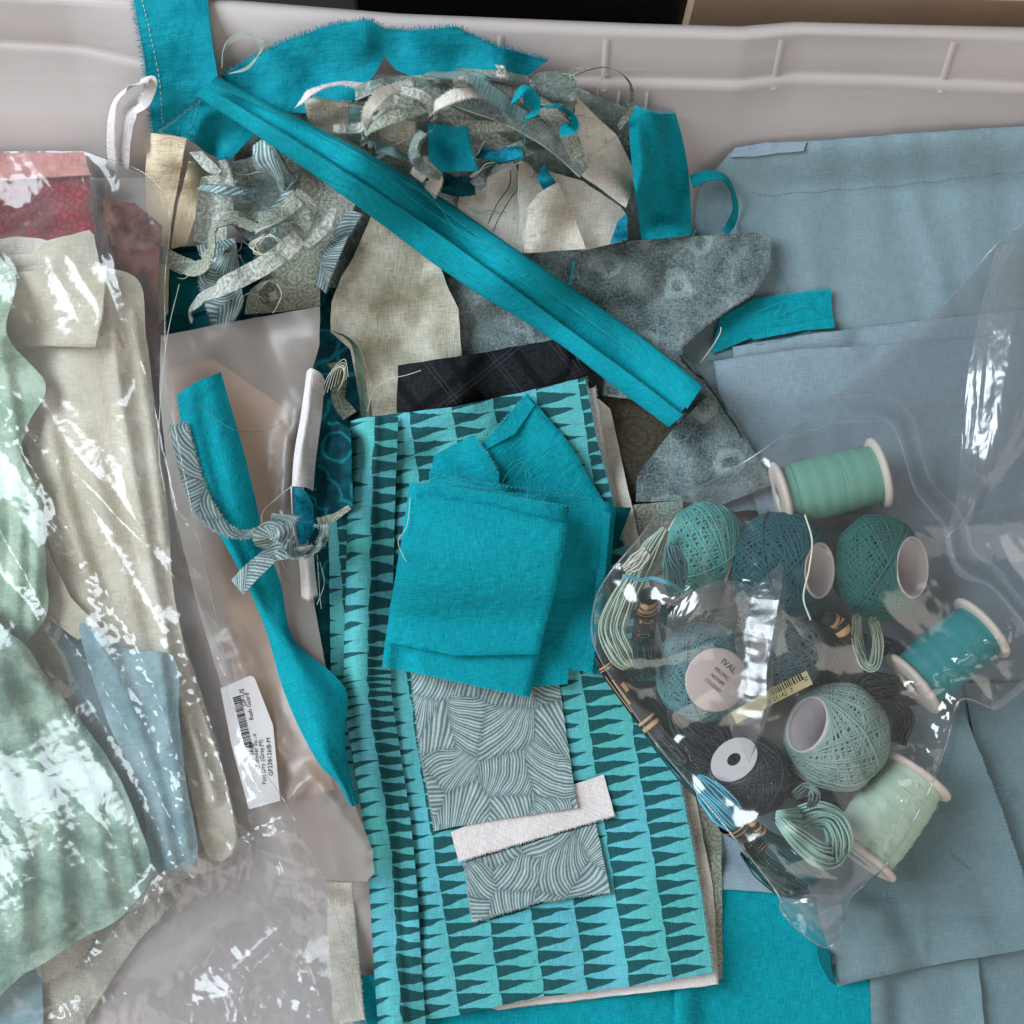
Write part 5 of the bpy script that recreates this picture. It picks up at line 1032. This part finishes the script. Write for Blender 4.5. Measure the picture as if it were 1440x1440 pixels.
def skein(label, path, width, mat, n=26, h=4., z0=None, flatn=.5, name='floss_skein', R=3, r=.42, group='floss skeins in the bag', twist=1.2, parent=None):
    """bundle of strands along path (x, y, lift)"""
    SEED[0] += 1; R_ = np.random.RandomState(SEED[0])
    p = np.array([(a[0], a[1], a[2] if len(a) > 2 else 0) for a in path], float); L = np.linalg.norm(np.diff(p[:, :2], axis=0), axis=1).sum(); k = max(20, int(L/3))
    s = catmull(p, k); c = settle(s[:, 0], s[:, 1], (s[:, 2]+h*.5+.5)*MM, R)
    tn = np.gradient(c, axis=0); tn /= np.linalg.norm(tn, axis=1)[:, None]; sd = np.cross(tn, [0, 0, 1.]); sd /= np.linalg.norm(sd, axis=1)[:, None]+1e-9; u = np.cross(sd, tn)
    w_ = np.interp(np.linspace(0, 1, k), np.linspace(0, 1, len(width)), width)*PXM*.5
    t = parent or thing(name, label, 'thread skein', tuple(c.mean(0)), group)
    B = Buf(); tt = np.linspace(0, 1, k)
    for q in range(n):
        rr_ = math.sqrt((q+.5)/n); a = q*2.39996; 
        an = a+twist*tt+.35*perlin(tt*3, np.full(k, q*1.7), q)
        off = sd*(w_*rr_*np.cos(an))[:, None]+u*(np.minimum(w_, h*MM*.5)*rr_*np.sin(an))[:, None]
        B.tube(c+off, r*MM, 5)
    o = B.build('strands', mat, t); stamp(B.verts()); return t, c, sd, u, w_
def band(t, c, sd, u, w_, i0, i1, mat, grow=1.12, h=4., name='paper_band'):
    k = len(c); i0, i1 = int(i0*(k-1)), int(i1*(k-1)); B = Buf(); an = np.linspace(0, 2*np.pi, 20, endpoint=False)
    V_ = np.array([[c[i]+sd[i]*w_[i]*grow*math.cos(a)+u[i]*min(w_[i], h*MM*.5)*grow*1.15*math.sin(a) for a in an] for i in range(i0, i1+1)])
    B.add(V_, [(i*20+j, i*20+(j+1) % 20, (i+1)*20+(j+1) % 20, (i+1)*20+j) for i in range(i1-i0) for j in range(20)]); return B.build(name, mat, t), V_

RB = [(1520, 262), (1440, 312), (1400, 345), (1330, 425), (1240, 502), (1140, 582), (1062, 640), (1000, 676), (940, 706), (896, 760), (856, 808), (836, 850), (836, 908), (880, 985), (930, 1055), (985, 1120), (1050, 1200), (1094, 1258), (1100, 1282), (1130, 1314), (1166, 1332), (1186, 1296), (1196, 1262), (1246, 1216), (1300, 1126), (1330, 1050), (1350, 985), (1400, 998), (1520, 990)]
bagR = thing('plastic_bag', 'clear plastic bag full of thread balls, spools and floss at right', 'plastic bag', tuple(P(1150, 920, .01)))
flat('back_film', None, None, m['film_back'], RB, film=True, parent=bagR, wr=[(1.5, 40)], R=8, res=9)
zb = float(np.median(bil(HM, P(np.array([950, 1100, 1200, 1150]), np.array([900, 900, 900, 1100]), np.full(4, .02)))))*1000
# deeper things
skein('dark thread skeins bundled along the lower left edge of the bag', [(846, 908), (880, 960), (930, 1030), (975, 1090), (1010, 1130)], [14, 40, 44, 40, 24], Y['dgreen'], n=34, h=6)
t, c, sd, u, w_ = skein('charcoal skein with gold lettered black band at the lower left edge', [(842, 922), (862, 950), (900, 1000), (940, 1050), (962, 1074)], [16, 22, 24, 24, 14], Y['char'], n=20, h=5)
bo, bv = band(t, c, sd, u, w_, .12, .62, m['blackband'], h=5)
def upsample(bv, kr=5, kc=3):
    nr, nc = bv.shape[:2]; t = np.linspace(0, nr-1, (nr-1)*kr+1); A_ = np.stack([np.stack([np.interp(t, np.arange(nr), bv[:, j, k]) for k in range(3)], 1) for j in range(nc)], 1)
    w_ = np.concatenate([A_, A_[:, :1]], 1); t = np.linspace(0, nc, nc*kc+1)
    return np.stack([np.stack([np.interp(t, np.arange(nc+1), w_[i, :, k]) for k in range(3)], 1) for i in range(len(w_))], 0)
def gold(bv, spec, parent, word=None):
    """gold printed stripes and lettering on a band: (row0, row1, col0, col1) fractions"""
    B = Buf(); cen = bv.mean(1, keepdims=True); g_ = upsample(cen+(bv-cen)*1.04); nr, nc = g_.shape[:2]
    for r0, r1, c0, c1 in spec:
        i0, i1 = int(r0*(nr-1)), max(int(r0*(nr-1))+1, int(r1*(nr-1))); j0, j1 = int(c0*nc), max(int(c0*nc)+1, int(c1*nc))
        V_ = g_[i0:i1+1, j0:j1+1]; k = V_.shape[1]
        B.add(V_.reshape(-1, 3), [(i*k+j, i*k+j+1, (i+1)*k+j+1, (i+1)*k+j) for i in range(i1-i0) for j in range(k-1)])
    B.build('gold_print', m['gold'], parent)
    if word:
        s_, r0, r1, c0, c1 = word
        cu = bpy.data.curves.new('t', 'FONT'); cu.body = s_; cu.size = 1; cu.resolution_u = 2
        to = bpy.data.objects.new('t', cu); COL.objects.link(to); bpy.context.view_layer.update(); me = to.to_mesh()
        v = np.array([tuple(q.co) for q in me.vertices]); Fc = [tuple(q.vertices) for q in me.polygons]; to.to_mesh_clear(); bpy.data.objects.remove(to); bpy.data.curves.remove(cu)
        uu = (v[:, 0]-v[:, 0].min())/np.ptp(v[:, 0]); vv = (v[:, 1]-v[:, 1].min())/np.ptp(v[:, 1])
        fr = (r0+(r1-r0)*uu)*(nr-1); fc = (c0+(c1-c0)*vv)*(nc-1); i = np.clip(fr.astype(int), 0, nr-2); j = np.clip(fc.astype(int), 0, nc-2); fa = (fr-i)[:, None]; fb = (fc-j)[:, None]
        w3 = g_[i, j]*(1-fa)*(1-fb)+g_[i+1, j]*fa*(1-fb)+g_[i, j+1]*(1-fa)*fb+g_[i+1, j+1]*fa*fb
        mk('lettering', w3+np.array([0, 0, .0001]), Fc, m['gold'], parent, smooth=False)
gold(bv, [(.02, .06, .02, .48), (.09, .11, .02, .48), (.86, .89, .02, .48), (.93, .97, .02, .48), (.2, .7, .1, .13), (.3, .62, .17, .2), (.4, .5, .26, .32)], bo)
skein('charcoal loose skein mass left of the small charcoal ball', [(950, 990, 2), (975, 1020, 4), (1000, 1050, 4), (1020, 1075, 2)], [30, 70, 70, 40], Y['char'], n=60, h=12)
skein('dark grey skein above the pale mint ball', [(1200, 968, 4), (1225, 962, 8), (1262, 968, 5)], [26, 44, 30], Y['char'], n=34, h=8)
skein('brownish dark skein at the right of the grey green ball', [(1255, 985, 2), (1272, 1010, 3), (1262, 1045, 2)], [20, 30, 24], Y['char'], n=20, h=6)
skein('deep green skein lying in the middle of the bag', [(1150, 870, 1), (1180, 885, 3), (1215, 905, 2)], [30, 44, 30], Y['dgreen'], n=26, h=6)

skein('charcoal skein wedged between the middle balls of the bag', [(1120, 860, 3), (1150, 900, 6), (1160, 950, 6), (1150, 990, 3)], [24, 46, 46, 30], Y['char'], n=40, h=9)
skein('dark green skein lying under the round labelled ball', [(930, 860, 2), (980, 880, 4), (1050, 870, 5), (1090, 860, 3)], [24, 44, 44, 30], Y['dgreen'], n=36, h=8)
skein('slate skein at the foot of the grey green ball', [(1080, 1120, 3), (1110, 1100, 6), (1150, 1110, 6), (1190, 1130, 3)], [24, 46, 46, 24], Y['char'], n=40, h=9)
skein('brown black skein below the turquoise spool', [(1230, 900, 3), (1262, 920, 6), (1290, 950, 3)], [20, 34, 22], Y['char'], n=24, h=7)
# spools
spool('mint green thread spool at the top of the bag', (1094, 700), (1240, 664), zb+20, zb+24, 17.5, 14.8, SP['mint'])
spool('turquoise thread spool at the right side of the bag', (1280, 964), (1384, 880), zb+22, zb+24, 17.5, 14.5, SP['turq'])
t, a0, a1, ax = spool('pale mint thread spool at the bottom of the bag', (1206, 1206), (1288, 1086), zb+20, zb+18, 19, 16.2, SP['pale'])
B = Buf(); cc = a0-ax*.0004; lathe(B, cc, ax, [(0, .0004), (0, .0155)], 40); so = B.build('end_label', m['paper'], t)
_, q1, q2 = frame(ax)
# balls
balls = {}
balls['a'] = ball('light teal thread ball at the upper left of the bag', 990, 770, zb+20, 22, axis(28, 14), Y['lteal'], hole=32, n=74)
balls['b'] = ball('deep teal and green thread ball in the upper middle, core facing right', 1098, 800, zb+24, 27, axis(10, 44), Y['dteal'], hole=30, n=90)
balls['c'] = ball('sea green thread ball with wide open card tube', 1236, 798, zb+22, 24.5, axis(8, 46), Y['green'], hole=38, n=80)
balls['g'] = ball('slate thread ball in the middle of the bag', 1108, 915, zb+17, 19, axis(185, 18), Y['slate'], n=60)
balls['e'] = ball('pale grey green thread ball in the lower middle', 1176, 1036, zb+21, 25, axis(200, 28), Y['greyg'], hole=34, n=86)
balls['f'] = ball('small charcoal thread ball with pale oval tube end', 1052, 1092, zb+20, 19, axis(225, 40), Y['char'], hole=36, n=70)
t, c, a, r_ = balls['f']; B = Buf(); e0 = c+a*(r_*.86*math.cos(math.radians(36))+.0016); lathe(B, e0, a, [(0, .0034), (0, r_*.62)], 36); B.build('tube_end_disc', m['card'], t)
balls['d'] = ball('thread ball with round printed label facing up', 990, 945, zb+22, 23, axis(60, 75), Y['mix'], hole=30, n=80)
t, c, a, r_ = balls['d']; B = Buf(); e0 = c+a*(r_*.86+.0012); lathe(B, e0, a, [(0, .0002), (0, r_*.60), (-.0006, r_*.64), (-.0008, r_*.64)], 40); lb = B.build('round_label', m['rlabel'], t)
zf = float(e0[2])
def disc_text(s_, dx, dy, size, ang, center, ax_, parent, mat):
    cu = bpy.data.curves.new('t', 'FONT'); cu.body = s_; cu.size = 1; cu.align_x = 'CENTER'; cu.resolution_u = 2
    to = bpy.data.objects.new('t', cu); COL.objects.link(to); bpy.context.view_layer.update(); me = to.to_mesh()
    v = np.array([tuple(q.co) for q in me.vertices]); Fc = [tuple(q.vertices) for q in me.polygons]; to.to_mesh_clear(); bpy.data.objects.remove(to); bpy.data.curves.remove(cu)
    ax_ = ax_/np.linalg.norm(ax_); r0 = np.array([math.cos(math.radians(ang)), -math.sin(math.radians(ang)), 0]); r0 -= ax_*(r0@ax_); r0 /= np.linalg.norm(r0); u0 = np.cross(ax_, r0)
    X = v[:, 0]*size+dx; Y_ = v[:, 1]*size+dy
    return mk('lettering', center+np.outer(X*MM, r0)+np.outer(Y_*MM, u0)+ax_*.0003, Fc, mat, parent, smooth=False)
for s_, dy, sz in (('IVAL', 7, 4.2), ('PROMC', 2.8, 2.6), ('NONFE', -.4, 2.4), ('COLEAD', -3.8, 2.4)): disc_text(s_, 0, dy, sz, 40, e0, a, lb, m['inkgrey'])
nx_ = -ax/np.linalg.norm(ax); r0_ = np.array([1., 0, 0]); r0_ -= nx_*(r0_@nx_); r0_ /= np.linalg.norm(r0_); u0_ = np.cross(nx_, r0_); B = Buf(); rr = random.Random(4)
def mark(x0, x1, y0, y1): B.add([cc+r0_*x*MM+u0_*y*MM+nx_*.0003 for x, y in ((x0, y0), (x1, y0), (x1, y1), (x0, y1))], [(0, 1, 2, 3)])
for k in range(13): mark(-8+k*1.1, -8+k*1.1+rr.uniform(.3, .8), 1, 6)
for row, n_ in ((-1.6, 7), (-4.6, 5)):
    for k in range(n_): mark(-6+k*1.7, -6+k*1.7+rr.uniform(.7, 1.3), row-.6, row+.6)
B.build('barcode', m['inkgrey'], so, smooth=False)

# floss skeins on top
t, c, sd, u, w_ = skein('pale sage floss skein bent down the left edge of the bag', [(935, 744, 8), (918, 772, 12), (898, 806, 12), (876, 846, 9), (862, 886, 7), (874, 920, 5), (884, 936, 3)], [10, 34, 30, 36, 40, 36, 18], Y['sage'], n=34, h=7)
skein('second short sage floss loop at the bag left edge', [(880, 800, 4), (896, 790, 8), (912, 776, 9)], [14, 24, 16], Y['cream'], n=16, h=5)
skein('small teal floss bundle below the light teal ball', [(944, 768, 12), (948, 790, 14), (950, 816, 12), (948, 832, 9)], [16, 34, 36, 20], Y['mix'], n=26, h=7)
skein('blue thread tied around the sage skein', [(876, 810, 13), (900, 816, 16), (920, 814, 16), (945, 822, 14), (960, 834, 10)], [4, 6, 7, 6, 4], Y['blue'], n=5, h=2, r=.35)
t, c, sd, u, w_ = skein('green floss with black and gold band beside the sage skein', [(912, 838, 6), (908, 870, 9), (904, 905, 8), (912, 950, 4)], [22, 28, 28, 20], Y['dgreen'], n=20, h=6)
bo, bv = band(t, c, sd, u, w_, .0, .75, m['blackband'], h=6); gold(bv, [(.02, .10, .05, .45), (.14, .2, .05, .45), (.24, .26, .05, .45), (.76, .78, .05, .45), (.84, .94, .05, .45)], bo, ('2 1.O', .34, .7, .14, .34))
skein('sage floss loops hanging between the green ball and dark skein', [(1205, 868, 10), (1206, 900, 12), (1214, 930, 10), (1228, 936, 10), (1234, 905, 11), (1228, 872, 10)], [12, 16, 16, 16, 16, 12], Y['sage'], n=14, h=5)
t, c, sd, u, w_ = skein('thin skein with copper band under the sea green ball', [(1160, 866, 8), (1180, 880, 10), (1192, 900, 9)], [14, 22, 16], Y['char'], n=14, h=5); bo, bv = band(t, c, sd, u, w_, .2, .8, m['blackband'], h=5); gold(bv, [(.05, .2, .05, .45), (.35, .5, .1, .4), (.7, .9, .05, .45)], bo)
t, c, sd, u, w_ = skein('sky blue floss skein with round gold emblem band', [(982, 1096, 8), (1000, 1116, 12), (1020, 1140, 12), (1042, 1166, 9), (1062, 1188, 9), (1088, 1214, 8), (1112, 1240, 6)], [14, 40, 44, 26, 26, 34, 20], Y['blue'], n=40, h=8)
bo, bv = band(t, c, sd, u, w_, .42, .74, m['blackband'], h=8, grow=1.25); gold(bv, [(.02, .05, .02, .48), (.09, .11, .02, .48), (.88, .9, .02, .48), (.94, .97, .02, .48), (.24, .27, .1, .4), (.73, .76, .1, .4), (.27, .73, .08, .1), (.27, .73, .4, .42)], bo, ('CIAL', .34, .64, .16, .32))
skein('dark green floss skein at the bottom tip of the bag', [(1052, 1196, 6), (1075, 1220, 8), (1105, 1244, 7), (1130, 1256, 4)], [24, 36, 36, 20], Y['dgreen'], n=30, h=7)
t, c, sd, u, w_ = skein('teal floss skein with slim gold ringed band', [(1052, 1152, 12), (1072, 1170, 13), (1092, 1186, 12), (1120, 1210, 9), (1146, 1236, 6)], [6, 12, 20, 30, 24], Y['dteal'], n=24, h=6)
bo, bv = band(t, c, sd, u, w_, .0, .24, m['blackband'], h=6, grow=1.3); gold(bv, [(.1, .4, .05, .45), (.6, .7, .05, .45), (.85, .97, .05, .45)], bo)
skein('pale mint floss loop fanned out at the bottom of the bag', [(1092, 1148, 14), (1120, 1150, 17), (1150, 1146, 17), (1174, 1158, 15), (1182, 1184, 13), (1170, 1204, 11), (1150, 1202, 12), (1122, 1180, 13), (1098, 1156, 13)], [12, 28, 36, 38, 36, 34, 32, 26, 12], Y['mint'], n=34, h=7, r=.55)
skein('small grey green floss tuft beside the pale mint spool', [(1118, 1118, 9), (1132, 1110, 12), (1146, 1118, 10), (1140, 1132, 9)], [10, 18, 18, 10], Y['greyg'], n=14, h=5)
# barcode label
lbz = flat('barcode_label', 'pale yellow barcode label sticking out among the thread balls', 'label', m['ylabel'], [(1028, 1002), (1084, 968), (1134, 943), (1143, 962), (1090, 988), (1036, 1018)], wr=[], R=10, jit=0, gap=1.)
bars = []; rr = random.Random(8); t_ = 0.0
while t_ < 1:
    wdt = rr.choice([.02, .035, .05]); f_ = lambda q: (1080+q*46, 971-q*24); x0, y0 = f_(t_); x1, y1 = f_(t_+wdt)
    bars.append([(x0, y0), (x1, y1), (x1+4.6, y1+8.6), (x0+4.6, y0+8.6)]); t_ += wdt+rr.choice([.025, .04])
print_quads('barcode', m['ink'], lbz, bars); text('0 05142  7', m['ink'], lbz, 1082, 990, 9, -27); text('26', m['ink'], lbz, 1129, 952, 8, 63)

# front film of the thread bag
def ridge(*p): return list(p)
flat('front_film', None, None, m['film_s'], RB, film=True, parent=bagR, wr=[(3, 40, 50, 1.5), (2.0, 22, 120, 5, True), (.9, 11, 40, 4, True)], R=9, res=4.5, lift=1.0,
     ridges=[(ridge((940, 850), (990, 815), (1060, 818)), 4, 22), (ridge((1290, 960), (1350, 930), (1420, 880)), 5, 24), (ridge((1105, 1265), (1140, 1290), (1166, 1330)), 4, 18), (ridge((1350, 985), (1300, 1080), (1240, 1200)), 3, 22)])
net('crumpled_fold', None, None, m['film'], [[(x0+ox*s_, y+oy, l*s_) for ox, oy, l in ((-40, 0, .6), (-24, -2, 2.2), (-8, 0, 5.2), (10, 2, 9), (15, 2, 9), (20, 2, 3), (24, 0, .8))] for x0, y, s_ in ((1100, 792, .08), (1092, 816, .55), (1082, 845, .95), (1074, 890, 1.0), (1068, 940, .8), (1064, 985, 1.0), (1056, 1030, .7), (1052, 1070, .08))], film=True, parent=bagR, wr=[(1.0, 14, 100, 3, True), (.35, 6, 80, 2, True)], base=[zb+52, zb+52, zb+51, zb+48, zb+47, zb+45, zb+43, zb+41], step=3)
net('crumpled_fold', None, None, m['film'], [[(938, 866, .5), (958, 846, 3), (985, 826, 6), (1020, 816, 7), (1052, 822, 1)], [(936, 900, .5), (955, 880, 4), (985, 860, 7), (1015, 850, 5), (1048, 856, 1)], [(930, 930, .5), (950, 920, 2), (980, 905, 3), (1010, 895, 2), (1040, 890, .6)]], film=True, parent=bagR, wr=[(1.6, 12, 30, 3, True), (.5, 6, 0, 2, True)], R=8, step=3)
net('crumpled_fold', None, None, m['film'], [[(1098, 1266, .5), (1112, 1262, 3), (1140, 1258, 6), (1180, 1258, 1)], [(1108, 1290, .5), (1126, 1288, 4), (1150, 1288, 7), (1184, 1284, 1)], [(1150, 1326, .3), (1158, 1328, 2), (1166, 1330, 2), (1172, 1326, .5)]], film=True, parent=bagR, wr=[(2., 8, 60, 1.5, True)], R=4, step=3)
net('crumpled_fold', None, None, m['film'], [[(1330, 758, .3), (1333, 756, 1), (1337, 754, 1.5), (1342, 752, .6)], [(1346, 690, .5), (1360, 690, 3.4), (1374, 700, 6), (1388, 706, 1)], [(1352, 620, .5), (1374, 616, 5), (1400, 640, 9), (1424, 652, 1.5)], [(1362, 520, .5), (1390, 516, 6), (1430, 540, 12), (1480, 580, 2)], [(1380, 430, .5), (1410, 420, 7), (1460, 440, 14), (1520, 500, 5)], [(1400, 350, .5), (1430, 340, 6), (1480, 350, 12), (1530, 380, 5)]], film=True, parent=bagR, wr=[(1.4, 14, 10, 5, True), (.4, 6, 10, 3, True)], R=8, step=3)
B = Buf(); e = catmull(np.array(RB[1:28], float), 260); LAST_ok = True
for o_ in bagR.children:
    pass
B = Buf(); ez = settle(e[:, 0], e[:, 1], .0006, 2); B.tube(ez, .00045, 5); B.build('sealed_edge', m['seam'], bagR)
thread(Y['cream'], [(1132, 724, 2), (1142, 760, 2), (1138, 800, 2), (1130, 840, 2), (1140, 872, 2)], r=.45, name='loose_thread', label='cream twisted thread lying on the thread bag', cat='thread')
thread(Y['cream'], [(252, 400, 1), (236, 470, 2), (226, 560, 2), (224, 640, 1), (232, 690, 1)], r=.2, name='loose_thread', label='long thin cream thread on the left plastic bag', cat='thread')
